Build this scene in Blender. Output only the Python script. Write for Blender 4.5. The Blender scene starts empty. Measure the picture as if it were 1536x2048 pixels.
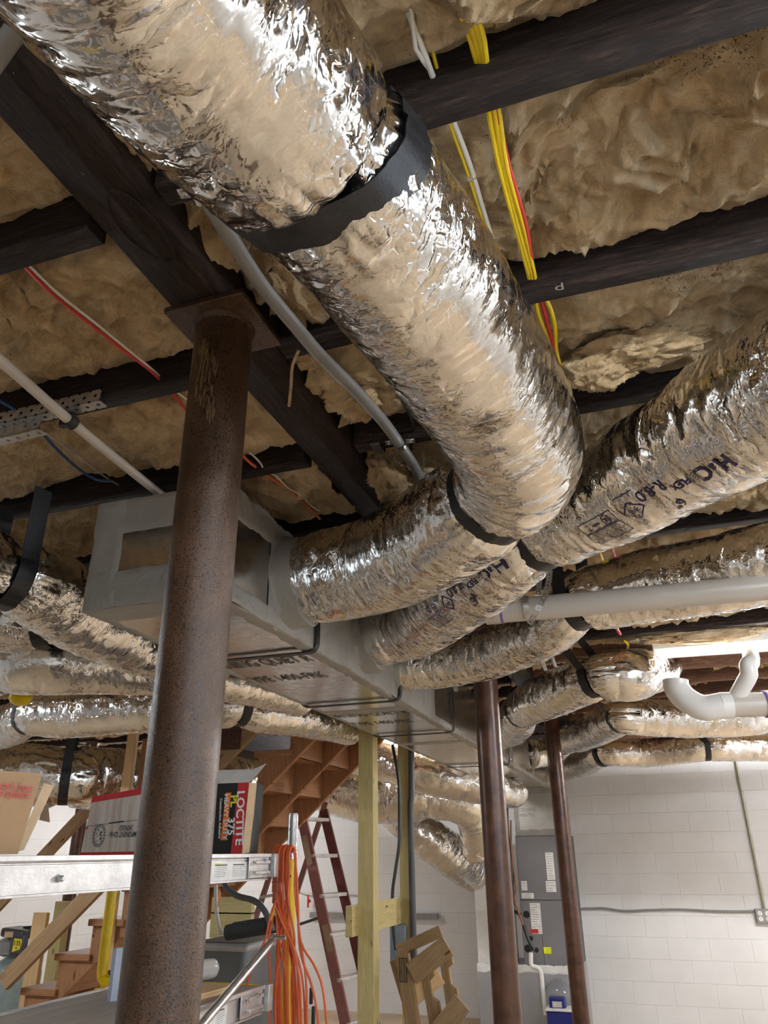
import bpy, math, random
import numpy as np
from mathutils import Vector, Matrix

# ------------------------------------------------------------------ camera
EYE = 1.64                       # camera height above the floor (m)
FPX, CX, CY = 1500.0, 768.0, 1024.0
_up = np.array([732 - CX, -2270 - CY, FPX]); _up /= np.linalg.norm(_up)
_d2 = np.array([1333 - CX, 1703 - CY, FPX]); _d2 = _d2 - _up * _d2.dot(_up); _d2 /= np.linalg.norm(_d2)
_d1 = np.cross(_d2, _up)
if _d1[0] < 0: _d1 = -_d1
RW = np.array([_d1, _d2, _up])   # world = RW @ (right, down, forward)

sc = bpy.context.scene
cam_d = bpy.data.cameras.new('camera'); cam = bpy.data.objects.new('camera', cam_d)
sc.collection.objects.link(cam); sc.camera = cam
cam_d.sensor_fit = 'VERTICAL'; cam_d.sensor_height = 24.0; cam_d.lens = FPX / 2048.0 * 24.0
cam_d.clip_start = 0.02; cam_d.clip_end = 100
M = Matrix(((RW[0][0], -RW[0][1], -RW[0][2], 0), (RW[1][0], -RW[1][1], -RW[1][2], 0),
            (RW[2][0], -RW[2][1], -RW[2][2], EYE), (0, 0, 0, 1)))
cam.matrix_world = M

sc.view_settings.view_transform = 'Standard'
sc.view_settings.look = 'None'
sc.view_settings.gamma = 1.0
sc.view_settings.use_curve_mapping = False
sc.view_settings.exposure = 0.0
TUBE = 300.0                      # strength of the fluorescent tubes

w = bpy.data.worlds.new('world'); sc.world = w; w.use_nodes = True
w.node_tree.nodes['Background'].inputs[0].default_value = (0.5, 0.6, 0.8, 1)
w.node_tree.nodes['Background'].inputs[1].default_value = 0.3

# --------------------------------------------------------------- utilities
rng = np.random.RandomState(7); random.seed(7)
def A(*v): return np.array(v, float)
def ray(x, y): return RW @ A(x - CX, y - CY, FPX)
def PZ(x, y, z): r = ray(x, y); return r * z / r[2]        # point at height z above the eye
def PY(x, y, Y): r = ray(x, y); return r * Y / r[1]
def PX(x, y, X): r = ray(x, y); return r * X / r[0]
def nrm(v): v = np.asarray(v, float); return v / np.linalg.norm(v)

_perm = rng.permutation(256); _perm = np.concatenate([_perm, _perm, _perm])
_grad = rng.normal(size=(256, 3)); _grad /= np.linalg.norm(_grad, axis=1)[:, None]
def gn(P, seed=0):
    P = np.asarray(P, float) + seed * 17.31
    i = np.floor(P).astype(int); f = P - i; u = f * f * f * (f * (f * 6 - 15) + 10)
    out = 0
    for dx in (0, 1):
        for dy in (0, 1):
            for dz in (0, 1):
                h = _perm[_perm[_perm[(i[..., 0] + dx) & 255] + ((i[..., 1] + dy) & 255)] + ((i[..., 2] + dz) & 255)]
                g = _grad[h]
                d = g[..., 0] * (f[..., 0] - dx) + g[..., 1] * (f[..., 1] - dy) + g[..., 2] * (f[..., 2] - dz)
                wx = u[..., 0] if dx else 1 - u[..., 0]
                wy = u[..., 1] if dy else 1 - u[..., 1]
                wz = u[..., 2] if dz else 1 - u[..., 2]
                out = out + d * wx * wy * wz
    return out * 1.6
def fbm(P, o=4, seed=0):
    s = 0; a = 1.0; P = np.asarray(P, float)
    for k in range(o): s = s + a * gn(P * 2 ** k, seed + k); a *= .5
    return s
def ridge(P, o=3, seed=0):
    s = 0; a = 1.0; P = np.asarray(P, float)
    for k in range(o): s = s + a * (1 - 2 * np.abs(gn(P * 2 ** k, seed + k))); a *= .5
    return s

# --------------------------------------------------------------- materials
MATS = {}
class NT:
    def __init__(s, name):
        s.m = bpy.data.materials.new(name); s.m.use_nodes = True
        s.t = s.m.node_tree; s.b = s.t.nodes['Principled BSDF']
        MATS[name] = s.m
    def n(s, ty, **kw):
        nd = s.t.nodes.new(ty)
        for k, v in kw.items():
            if k.startswith('i_'): nd.inputs[int(k[2:])].default_value = v
            else: setattr(nd, k, v)
        return nd
    def l(s, a, b): s.t.links.new(a, b)
    def math(s, op, a, b=None, c=None):
        nd = s.t.nodes.new('ShaderNodeMath'); nd.operation = op
        for i, v in enumerate((a, b, c)):
            if v is None: continue
            if isinstance(v, (int, float)): nd.inputs[i].default_value = v
            else: s.l(v, nd.inputs[i])
        return nd.outputs[0]
    def coord(s, kind='Object', scale=(1, 1, 1)):
        tc = s.n('ShaderNodeTexCoord'); mp = s.n('ShaderNodeMapping')
        s.l(tc.outputs[kind], mp.inputs[0]); mp.inputs['Scale'].default_value = scale
        return mp.outputs[0]
    def noise(s, vec, scale, detail=4, rough=.55, dist=0):
        nd = s.n('ShaderNodeTexNoise'); s.l(vec, nd.inputs['Vector'])
        nd.inputs['Scale'].default_value = scale; nd.inputs['Detail'].default_value = detail
        nd.inputs['Roughness'].default_value = rough; nd.inputs['Distortion'].default_value = dist
        return nd.outputs['Fac']
    def ramp(s, fac, stops):
        r = s.n('ShaderNodeValToRGB'); s.l(fac, r.inputs[0]); e = r.color_ramp.elements
        while len(e) < len(stops): e.new(.5)
        for k, (p, c) in enumerate(stops):
            e[k].position = p; e[k].color = (*c, 1) if len(c) == 3 else c
        return r.outputs[0]
    def bump(s, h, dist=.002, strength=1.0, prev=None):
        b = s.n('ShaderNodeBump'); s.l(h, b.inputs['Height'])
        b.inputs['Distance'].default_value = dist; b.inputs['Strength'].default_value = strength
        if prev is not None: s.l(prev, b.inputs['Normal'])
        return b.outputs[0]
    def setp(s, color=None, rough=None, metal=None, normal=None, spec=None):
        for nm, v in (('Base Color', color), ('Roughness', rough), ('Metallic', metal), ('Normal', normal), ('Specular IOR Level', spec)):
            if v is None: continue
            if isinstance(v, (int, float)): s.b.inputs[nm].default_value = v
            elif isinstance(v, tuple): s.b.inputs[nm].default_value = (*v, 1)
            else: s.l(v, s.b.inputs[nm])
        return s.m

def plain(name, col, rough=.5, metal=0, var=.12, scale=20, bump=.0006, spec=None):
    t = NT(name); v = t.coord(); n = t.noise(v, scale, 5)
    c = t.ramp(n, [(.3, tuple(x * (1 - var) for x in col)), (.7, tuple(min(1, x * (1 + var)) for x in col))])
    return t.setp(c, rough, metal, t.bump(t.noise(v, scale * 4, 4), bump), spec)

def foil_mat(name, col=(.80, .775, .735), crink=1.0, scrim=.35, rough=.11):
    t = NT(name); uv = t.coord('UV')
    geo = t.n('ShaderNodeNewGeometry')
    # warp so that the creases are not straight
    nz = t.n('ShaderNodeTexNoise'); t.l(uv, nz.inputs['Vector']); nz.inputs['Scale'].default_value = 22; nz.inputs['Detail'].default_value = 3
    scn = t.n('ShaderNodeVectorMath', operation='SCALE'); t.l(nz.outputs['Color'], scn.inputs[0]); scn.inputs['Scale'].default_value = .045
    wv = t.n('ShaderNodeVectorMath', operation='ADD'); t.l(uv, wv.inputs[0]); t.l(scn.outputs[0], wv.inputs[1])
    patch = t.ramp(t.noise(uv, 6.0, 3), [(.44, (.22,) * 3), (.60, (1.3,) * 3)])
    acc = geo.outputs['Normal']; cres = None
    # flat crushed facets: every cell gets its own tilt, with a sharp crease between cells
    for scl, st, amp in ((24, (1, .34, 1), .16), (64, (1, .26, 1), .10), (150, (1, .45, 1), .045)):
        mp = t.n('ShaderNodeMapping'); t.l(wv.outputs[0], mp.inputs[0]); mp.inputs['Scale'].default_value = st
        vo = t.n('ShaderNodeTexVoronoi', feature='F1'); t.l(mp.outputs[0], vo.inputs['Vector']); vo.inputs['Scale'].default_value = scl
        sb_ = t.n('ShaderNodeVectorMath', operation='SUBTRACT'); t.l(vo.outputs['Color'], sb_.inputs[0]); sb_.inputs[1].default_value = (.5, .5, .5)
        m1 = t.n('ShaderNodeVectorMath', operation='SCALE'); t.l(sb_.outputs[0], m1.inputs[0]); t.l(t.math('MULTIPLY', patch, amp * 2 * crink), m1.inputs['Scale'])
        ad = t.n('ShaderNodeVectorMath', operation='ADD'); t.l(acc, ad.inputs[0]); t.l(m1.outputs[0], ad.inputs[1]); acc = ad.outputs[0]
        if scl < 100:
            ve = t.n('ShaderNodeTexVoronoi', feature='DISTANCE_TO_EDGE'); t.l(mp.outputs[0], ve.inputs['Vector']); ve.inputs['Scale'].default_value = scl
            e_ = t.math('MINIMUM', t.math('MULTIPLY', ve.outputs['Distance'], 7.0), 1.0); cres = e_ if cres is None else t.math('ADD', t.math('MULTIPLY', cres, 1.6), e_)
    nn = t.n('ShaderNodeVectorMath', operation='NORMALIZE'); t.l(acc, nn.inputs[0])
    big_ = t.noise(t.coord('UV', (1.0, .5, 1)), 16, 2, .5)
    # scrim reinforcement threads
    sx = t.n('ShaderNodeSeparateXYZ'); t.l(uv, sx.inputs[0]); u, v = sx.outputs[0], sx.outputs[1]
    def lines(e, k=62): 
        x = t.math('ABSOLUTE', t.math('SUBTRACT', t.math('FRACT', t.math('MULTIPLY', e, k)), .5))
        return t.math('GREATER_THAN', x, .455)
    g = t.math('MAXIMUM', lines(t.math('ADD', u, t.math('MULTIPLY', v, .55))), lines(t.math('SUBTRACT', u, t.math('MULTIPLY', v, .55))))
    g = t.math('MAXIMUM', g, lines(v))
    b0 = t.bump(big_, .010 * crink, 1.0, nn.outputs[0]); b1 = t.bump(t.math('MULTIPLY', cres, patch), .0006 * crink, 1.0, b0)
    b2 = t.bump(g, .0006, scrim, b1)
    rr = t.ramp(t.noise(uv, 30, 3), [(.3, (rough * .7,) * 3), (.8, (rough * 1.9,) * 3)])
    return t.setp(col, rr, 1.0, b2)

def wood_mat(name, c0, c1, rough=.6, ring=14, knots=True, spec=.4):
    t = NT(name); uv = t.coord('UV', (1, 9, 1))
    n = t.noise(uv, ring * .35, 6, .65, 1.2)
    wv = t.n('ShaderNodeTexWave', wave_type='BANDS', bands_direction='Y'); t.l(uv, wv.inputs[0])
    wv.inputs['Scale'].default_value = ring * .25; wv.inputs['Distortion'].default_value = 5; wv.inputs['Detail'].default_value = 3; wv.inputs['Detail Scale'].default_value = .6
    f = t.math('ADD', t.math('MULTIPLY', n, .7), t.math('MULTIPLY', wv.outputs['Fac'], .3))
    c = t.ramp(f, [(.28, c0), (.5, tuple((a + b) / 2 for a, b in zip(c0, c1))), (.72, c1)])
    if knots:
        v2 = t.n('ShaderNodeTexVoronoi'); t.l(t.coord('UV', (3.1, 11, 1)), v2.inputs['Vector']); v2.inputs['Scale'].default_value = 1.0
        k = t.ramp(v2.outputs['Distance'], [(.05, (.25, .16, .1)), (.1, (1, 1, 1))])
        mixn = t.n('ShaderNodeMix', data_type='RGBA', blend_type='MULTIPLY'); mixn.inputs[0].default_value = 1
        t.l(c, mixn.inputs[6]); t.l(k, mixn.inputs[7]); c = mixn.outputs[2]
    return t.setp(c, rough, 0, t.bump(f, .0015), spec)

foil = foil_mat('foil_flex')
foil2 = foil_mat('foil_flex_smooth', crink=.8, rough=.13)
foilb = foil_mat('foil_duct_board', (.62, .60, .57), .05, 1.0, .16)
foilw = foil_mat('foil_crushed', (.78, .76, .73), 1.5, .2, .10)

def dark_wood(name, c0, c1, c2):
    t = NT(name); uv = t.coord('UV', (1, 8, 1)); n = t.noise(uv, 12, 10, .78, .8)
    c = t.ramp(n, [(.38, c0), (.52, c1), (.68, c2)])
    sp = t.math('GREATER_THAN', t.noise(t.coord('UV', (1, 1.5, 1)), 75, 3), .735)
    mixn = t.n('ShaderNodeMix', data_type='RGBA'); t.l(sp, mixn.inputs[0]); t.l(c, mixn.inputs[6]); mixn.inputs[7].default_value = (.25, .18, .12, 1)
    return t.setp(mixn.outputs[2], .7, 0, t.bump(n, .009), .3)
joist_m = dark_wood('aged_joist_wood', (.007, .005, .0045), (.026, .016, .013), (.085, .050, .040))
joist_r = dark_wood('reddish_joist_wood', (.010, .0065, .005), (.038, .022, .017), (.11, .066, .048))
beam_m = dark_wood('aged_beam_wood', (.012, .007, .005), (.035, .019, .012), (.07, .038, .022))
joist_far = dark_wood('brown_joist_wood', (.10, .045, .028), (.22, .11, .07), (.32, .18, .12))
sub_m = dark_wood('subfloor_wood', (.05, .022, .016), (.10, .05, .04), (.17, .09, .07))
stair_m = wood_mat('stair_lumber', (.20, .085, .035), (.42, .20, .09))
rail_m = wood_mat('handrail_lumber', (.22, .125, .06), (.44, .28, .14))
pine_m = wood_mat('pine_lumber', (.62, .38, .17), (.80, .56, .30))
ply_m = wood_mat('scaffold_plywood', (.22, .185, .155), (.40, .34, .29), .65, 10, False)
treated_m = wood_mat('treated_lumber', (.34, .27, .10), (.56, .46, .21), .6, 16)
pallet_m = wood_mat('pallet_wood', (.17, .10, .045), (.36, .24, .12), .7)

def insul_mat():
    t = NT('fiberglass'); o = t.coord(); 
    n = t.noise(o, 9, 7, .62, 1.4); n2 = t.noise(o, 3, 3)
    f = t.math('ADD', t.math('MULTIPLY', n, .75), t.math('MULTIPLY', n2, .25))
    c = t.ramp(f, [(.30, (.34, .19, .08)), (.43, (.62, .42, .21)), (.56, (.78, .58, .34)), (.72, (.90, .78, .57))])
    sp = t.math('GREATER_THAN', t.math('MULTIPLY', t.noise(o, 260, 2), t.noise(o, 6, 2)), .425)
    mixn = t.n('ShaderNodeMix', data_type='RGBA'); t.l(sp, mixn.inputs[0]); t.l(c, mixn.inputs[6]); mixn.inputs[7].default_value = (.2, .1, .04, 1)
    fib = t.noise(t.coord('Object', (1, 3.2, 1)), 95, 6, .75, 2.2)
    b = t.bump(t.noise(o, 22, 6, .6, 2.0), .022, 1.0); b = t.bump(fib, .0028, .9, b)
    t.setp(mixn.outputs[2], .95, 0, b, .1)
    t.b.inputs['Sheen Weight'].default_value = .25
    return t.m
insul = insul_mat()

def rust_mat():
    t = NT('rusty_painted_steel'); o = t.coord('Object', (1, 1, .35)); o2 = t.coord()
    n = t.noise(o, 26, 6, .7); s = t.noise(o2, 330, 3, .6)
    c = t.ramp(n, [(.3, (.042, .020, .009)), (.55, (.078, .040, .020)), (.75, (.13, .072, .040))])
    sp = t.ramp(s, [(.36, (.32, .28, .25)), (.47, (.92, .92, .92)), (.60, (1.08, 1.08, 1.08)), (.70, (1.7, 1.6, 1.5))])
    mx = t.n('ShaderNodeMix', data_type='RGBA', blend_type='MULTIPLY'); mx.inputs[0].default_value = 1
    t.l(c, mx.inputs[6]); t.l(sp, mx.inputs[7])
    return t.setp(mx.outputs[2], t.ramp(s, [(.35, (.26,) * 3), (.65, (.50,) * 3)]), .1, t.bump(s, .0009), .5)
rust = rust_mat()
rust2 = plain('dark_painted_steel', (.085, .038, .022), .3, .2, .45, 14, .0009)

def block_mat():
    t = NT('white_painted_block'); tc = t.n('ShaderNodeTexCoord'); sx = t.n('ShaderNodeSeparateXYZ'); t.l(tc.outputs['Object'], sx.inputs[0])
    cb = t.n('ShaderNodeCombineXYZ'); t.l(t.math('ADD', sx.outputs[0], sx.outputs[1]), cb.inputs[0]); t.l(t.math('ADD', sx.outputs[2], .006), cb.inputs[1])
    br = t.n('ShaderNodeTexBrick'); t.l(cb.outputs[0], br.inputs[0]); br.offset = .5
    br.inputs['Scale'].default_value = 1; br.inputs['Brick Width'].default_value = .406; br.inputs['Row Height'].default_value = .203
    br.inputs['Mortar Size'].default_value = .004; br.inputs['Mortar Smooth'].default_value = .6
    br.inputs['Color1'].default_value = (0, 0, 0, 1); br.inputs['Color2'].default_value = (0, 0, 0, 1); br.inputs['Mortar'].default_value = (1, 1, 1, 1)
    bh = t.math('SUBTRACT', 1, br.outputs['Color'])
    o = t.coord(); h = t.math('ADD', t.math('MULTIPLY', bh, 1.0), t.math('MULTIPLY', t.noise(o, 60, 5), .18))
    c = t.ramp(t.noise(o, 2.2, 5), [(.3, (.70, .69, .675)), (.7, (.77, .765, .755))])
    return t.setp(c, .5, 0, t.bump(h, .0022))
block = block_mat()

def floor_mat():
    t = NT('concrete_floor'); o = t.coord(); n = t.noise(o, 1.3, 7, .6)
    c = t.ramp(n, [(.3, (.42, .31, .20)), (.6, (.58, .45, .31)), (.8, (.68, .56, .42))])
    return t.setp(c, .7, 0, t.bump(t.noise(o, 40, 5), .003))
floor_m = floor_mat()

mastic = NT('grey_mastic'); _o = mastic.coord()
mastic.setp(mastic.ramp(mastic.noise(_o, 7, 5), [(.3, (.25, .235, .21)), (.7, (.33, .31, .28))]), .55, 0,
            mastic.bump(mastic.noise(_o, 18, 5, .5, 1.5), .006, .8)); mastic = mastic.m
mastic_w = plain('white_mastic', (.70, .69, .66), .5, 0, .1, 8, .003)
strap_m = plain('black_webbing', (.012, .012, .014), .42, 0, .3, 60, .0006)
blackp = plain('black_plastic', (.018, .018, .02), .35)
pvc = plain('pvc_pipe', (.52, .47, .41), .32, 0, .04, 6, .0003)
pvc_w = plain('white_pvc', (.80, .78, .74), .3, 0, .04, 6, .0003)
primer = plain('purple_primer', (.16, .10, .42), .4)
conduit_m = plain('grey_conduit', (.23, .22, .21), .4, 0, .08, 12)
galv = plain('galvanized_steel', (.55, .55, .55), .34, .9, .2, 35, .0008)
galv2 = plain('bright_steel', (.70, .70, .70), .22, 1, .1, 30)
alum = plain('aluminium_rail', (.60, .59, .585), .42, .8, .16, 18, .0006)
yellow_w = plain('yellow_cable', (.78, .56, .012), .35, 0, .06)
white_w = plain('white_cable', (.72, .69, .62), .4, 0, .06)
red_w = plain('red_cable', (.55, .035, .03), .4)
orange_w = plain('orange_cable', (.66, .13, .04), .45)
blue_w = plain('blue_tubing', (.01, .045, .14), .4)
black_w = plain('black_cable', (.012, .012, .012), .4)
blueink = plain('navy_ink', (.025, .015, .07), .4)
blackink = plain('black_ink', (.03, .028, .028), .55)
yellow_p = plain('yellow_paint', (.72, .50, .0), .3, 0, .08)
redpaint = plain('red_print', (.52, .03, .035), .5)
whitep = plain('white_print', (.78, .77, .74), .5)
ltgrey = plain('light_grey_housing', (.55, .53, .50), .45)
orangep = plain('orange_print', (.80, .20, .03), .5)
yellowprint = plain('yellow_print', (.78, .72, .03), .5)
card = plain('brown_cardboard', (.43, .27, .145), .8, 0, .08, 12, .001)
card_in = plain('pale_cardboard', (.60, .44, .27), .8)
card_w = NT('stained_white_cardboard'); _o = card_w.coord('Object', (14, 14, .8))
card_w.setp(card_w.ramp(card_w.noise(_o, 3.5, 4), [(.35, (.50, .40, .31)), (.6, (.66, .60, .54))]), .8); card_w = card_w.m
gunit = plain('grey_cabinet_paint', (.19, .182, .19), .4, 0, .06, 4)
gunit_d = plain('dark_cabinet_side', (.03, .03, .034), .45)
bin_m = plain('charcoal_sheet_metal', (.085, .088, .092), .45, .2, .2, 6)
foam = plain('black_foam', (.02, .022, .026), .8, 0, .2, 60)
maroon = plain('maroon_fiberglass', (.13, .028, .026), .4)
maroon_l = plain('faded_maroon_fiberglass', (.27, .11, .10), .5)
cord_m = plain('orange_cord', (.62, .105, .025), .42)
plug_m = plain('rust_plug', (.30, .07, .03), .5)
tank_m = plain('grey_green_tank', (.26, .33, .32), .35)
dgrey = plain('dark_grey_plastic', (.06, .06, .065), .45)
mgrey = plain('mid_grey_plastic', (.26, .25, .24), .45)
bluebox = plain('blue_plastic', (.012, .02, .17), .35)
board_b = plain('pale_blue_board', (.42, .47, .56), .6)
clampzinc = galv2
black_hole = plain('dark_hole', (.01, .01, .01), .8)
chalk = plain('chalk_mark', (.42, .40, .36), .8)
leaf_m = plain('dry_leaf', (.28, .10, .025), .7)
copper_m = plain('copper_line', (.26, .11, .06), .45, .7)
clear = NT('clear_plastic'); clear.setp((.85, .88, .9), .08); clear.b.inputs['Transmission Weight'].default_value = .85; clear = clear.m
frost = NT('frosted_plastic'); frost.setp((.80, .79, .76), .25); frost.b.inputs['Transmission Weight'].default_value = .35; frost = frost.m
def emit(name, col, s):
    t = NT(name); t.setp(col, .5); t.b.inputs['Emission Color'].default_value = (*col, 1); t.b.inputs['Emission Strength'].default_value = s; return t.m
tube_m = emit('lit_fluorescent_tube', (1.0, .97, .93), TUBE)
tube_c = emit('lit_cool_fluorescent_tube', (.86, .93, 1.0), TUBE)

# --------------------------------------------------------------- mesh kit
class MB:
    """collects vertices (heights relative to the eye), faces and uvs of ONE mesh"""
    def __init__(s): s.v = []; s.f = []; s.uv = []; s.n = 0; s.mi = []; s.cur = 0
    def add(s, V, F, UV=None):
        b = s.n; V = np.asarray(V, float).reshape(-1, 3); s.v.append(V); s.n += len(V)
        for k, f in enumerate(F):
            s.f.append(tuple(int(i) + b for i in f)); s.mi.append(s.cur)
            if UV is not None: s.uv.append(UV[k])
            else: s.uv.append([(V[i][0] + V[i][1], V[i][2]) for i in f])
        return s
    def box(s, c, size, R=None):
        c = A(*c); h = A(*size) / 2; R = np.eye(3) if R is None else np.asarray(R)   # columns of R = local axes
        loc = A(*[(x, y, z) for x in (-1, 1) for y in (-1, 1) for z in (-1, 1)]) * h
        fs = [((0, 1, 3, 2), 0), ((4, 6, 7, 5), 0), ((0, 4, 5, 1), 1), ((2, 3, 7, 6), 1), ((0, 2, 6, 4), 2), ((1, 5, 7, 3), 2)]
        L = int(np.argmax(size)); off = random.random() * 7; UV = []
        for f, ax in fs:
            pl = [a for a in (0, 1, 2) if a != ax]
            if L in pl: a = L; b = [q for q in pl if q != L][0]
            else: a, b = pl
            UV.append([(loc[i][a] + off, loc[i][b] + off + ax * .37) for i in f])
        return s.add(loc @ R.T + c, [f for f, _ in fs], UV)
    def bb(s, x0, x1, y0, y1, z0, z1): return s.box(((x0 + x1) / 2, (y0 + y1) / 2, (z0 + z1) / 2), (abs(x1 - x0), abs(y1 - y0), abs(z1 - z0)))
    def board(s, p0, p1, wdt, thk, up=(0, 0, 1)):
        p0, p1 = A(*p0), A(*p1); X = nrm(p1 - p0); Yv = nrm(np.cross(up, X)); Z = np.cross(X, Yv)
        return s.box((p0 + p1) / 2, (np.linalg.norm(p1 - p0), thk, wdt), np.array([X, Yv, Z]).T)
    def tube(s, path, r, n=12, cap=True, closed=False):
        P = np.asarray(path, float); m = len(P); r = np.broadcast_to(np.asarray(r, float), (m,))
        T = np.gradient(P, axis=0); T /= np.linalg.norm(T, axis=1)[:, None] + 1e-12
        Nn = np.cross(T[0], A(.13, .21, .97)); 
        if np.linalg.norm(Nn) < .2: Nn = np.cross(T[0], A(1, 0, 0))
        Nn = nrm(Nn); V = []; cum = np.concatenate([[0], np.cumsum(np.linalg.norm(np.diff(P, axis=0), axis=1))])
        for i in range(m):
            Nn = nrm(Nn - T[i] * Nn.dot(T[i])); B = np.cross(T[i], Nn)
            a = np.arange(n) * 2 * math.pi / n
            V.append(P[i] + r[i] * (np.cos(a)[:, None] * Nn + np.sin(a)[:, None] * B))
        V = np.concatenate(V); F = []; UV = []
        for i in range(m - 1):
            for j in range(n):
                k = (j + 1) % n
                F.append((i * n + j, (i + 1) * n + j, (i + 1) * n + k, i * n + k))
                a0 = j / n * 6.283 * r[i]; a1 = (j + 1) / n * 6.283 * r[i]
                UV.append([(cum[i], a0), (cum[i + 1], a0), (cum[i + 1], a1), (cum[i], a1)])
        if cap:
            F.append(tuple(range(n))); UV.append([(0, 0)] * n)
            F.append(tuple((m - 1) * n + j for j in reversed(range(n)))); UV.append([(0, 0)] * n)
        return s.add(V, F, UV)
    def cyl(s, p0, p1, r, n=24, r1=None):
        return s.tube([p0, p1], [r, r if r1 is None else r1], n)
    def prism(s, poly, d, uvs=1):
        """planar polygon (list of 3-d points) extruded by vector d"""
        P = A(*poly); n = len(P); d = A(*d); V = np.concatenate([P, P + d]); F = [tuple(reversed(range(n))), tuple(range(n, 2 * n))]
        for i in range(n): j = (i + 1) % n; F.append((i, j, j + n, i + n))
        e = P[1] - P[0]; e = nrm(e); g = nrm(np.cross(d, e)); 
        uvv = [(v.dot(e) * uvs, v.dot(g) * uvs) for v in V]
        return s.add(V, F, [[uvv[i] for i in f] for f in F])
    def lathe(s, c, prof, n=32, axis=(0, 0, 1)):
        c = A(*c); Z = nrm(axis); X = nrm(np.cross(Z, A(.3, .9, .1))); Y = np.cross(Z, X); a = np.arange(n) * 2 * math.pi / n
        V = np.concatenate([c + Z * z + r * (np.cos(a)[:, None] * X + np.sin(a)[:, None] * Y) for r, z in prof]); F = []
        for i in range(len(prof) - 1):
            for j in range(n): k = (j + 1) % n; F.append((i * n + j, i * n + k, (i + 1) * n + k, (i + 1) * n + j))
        F.append(tuple(reversed(range(n)))); F.append(tuple((len(prof) - 1) * n + j for j in range(n)))
        return s.add(V, F)
    def grid(s, G, UVg=None):
        a, b = G.shape[:2]; F = []; idx = np.arange(a * b).reshape(a, b)
        q = np.stack([idx[:-1, :-1], idx[1:, :-1], idx[1:, 1:], idx[:-1, 1:]], -1).reshape(-1, 4)
        V = G.reshape(-1, 3)
        if UVg is None: UVg = G[..., :2]
        U = UVg.reshape(-1, 2)[q]
        return s.add(V, q.tolist(), U.tolist())
    def strip_holes(s, p0, X, W, N, n, pitch, width, hole, thk=.0015):
        """perforated strip: cells with a round hole each"""
        X, W, N = nrm(X), nrm(W), nrm(N); ang = np.arange(16) * math.pi / 8 + math.pi / 16
        sq = np.stack([np.cos(ang), np.sin(ang)], 1); sq /= np.abs(sq).max(1)[:, None]
        ci = np.stack([np.cos(ang), np.sin(ang)], 1) * hole
        for i in range(n):
            c = A(*p0) + X * pitch * (i + .5)
            o = [c + X * q[0] * pitch / 2 + W * q[1] * width / 2 for q in sq]; h = [c + X * q[0] + W * q[1] for q in ci]
            V = np.array(o + h); F = [(j, (j + 1) % 16, 16 + (j + 1) % 16, 16 + j) for j in range(16)]
            s.add(V, F); s.add(V + N * thk, [tuple(reversed(f)) for f in F])
            s.add(np.array(h + [q + N * thk for q in h]), [(j, j + 16, (j + 1) % 16 + 16, (j + 1) % 16) for j in range(16)])
        return s

def children(o): return [c for c in bpy.data.objects if c.parent == o]
def mk(name, mb, mat, parent=None, bevel=0, sharp=40, subsurf=0):
    V = np.concatenate(mb.v) + A(0, 0, EYE)
    if parent is not None: org = A(*parent['_o'])
    else: org = A((V[:, 0].min() + V[:, 0].max()) / 2, (V[:, 1].min() + V[:, 1].max()) / 2, V[:, 2].min())
    me = bpy.data.meshes.new(name); me.from_pydata((V - org).tolist(), [], mb.f)
    uvl = me.uv_layers.new(name='UVMap'); flat = np.array([c for f in mb.uv for c in f], dtype=np.float32).reshape(-1)
    uvl.data.foreach_set('uv', flat)
    mats = mat if isinstance(mat, (list, tuple)) else [mat]
    for m_ in mats: me.materials.append(m_)
    if len(mats) > 1: me.polygons.foreach_set('material_index', mb.mi)
    me.polygons.foreach_set('use_smooth', [True] * len(mb.f)); me.set_sharp_from_angle(angle=math.radians(sharp)); me.update()
    o = bpy.data.objects.new(name, me); sc.collection.objects.link(o)
    o['_o'] = [float(x) for x in (org if parent is None else A(*parent['_o']))]
    if parent is None: o.location = Vector(org)
    else: o.parent = parent
    if bevel:
        bv = o.modifiers.new('bevel', 'BEVEL'); bv.width = bevel; bv.segments = 2; bv.limit_method = 'ANGLE'; bv.angle_limit = math.radians(40)
    return o
def tag(o, label, cat, group=None):
    o['label'] = label; o['category'] = cat
    if group: o['group'] = group
    return o
def thing(name, label, cat, loc, group=None):
    o = bpy.data.objects.new(name, None); sc.collection.objects.link(o); o.empty_display_size = .05
    o.location = Vector((loc[0], loc[1], loc[2] + EYE)); o['_o'] = [float(loc[0]), float(loc[1]), float(loc[2] + EYE)]
    return tag(o, label, cat, group)
def struct(name, mb, mat, **k):
    o = mk(name, mb, mat, **k); o['kind'] = 'structure'; return o

def spline(P, step):
    P = np.asarray(P, float); n = len(P); Q = np.vstack([2 * P[0] - P[1], P, 2 * P[-1] - P[-2]]); out = []
    for i in range(n - 1):
        p0, p1, p2, p3 = Q[i:i + 4]; L = np.linalg.norm((p2 - p1)[:3]); k = max(2, int(L / step) * 3)
        t = np.linspace(0, 1, k, endpoint=False)[:, None]
        out.append(.5 * ((2 * p1) + (-p0 + p2) * t + (2 * p0 - 5 * p1 + 4 * p2 - p3) * t ** 2 + (-p0 + 3 * p1 - 3 * p2 + p3) * t ** 3))
    out.append(P[-1:]); C = np.concatenate(out)
    d = np.concatenate([[0], np.cumsum(np.linalg.norm(np.diff(C[:, :3], axis=0), axis=1))])
    m = max(2, int(d[-1] / step) + 1); s = np.linspace(0, d[-1], m)
    return np.stack([np.interp(s, d, C[:, k]) for k in range(C.shape[1])], 1), s
def wire(mb, pts, r, n=8, step=.02, flat=None):
    P, _ = spline(pts, step); mb.tube(P, r, n); return mb

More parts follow.
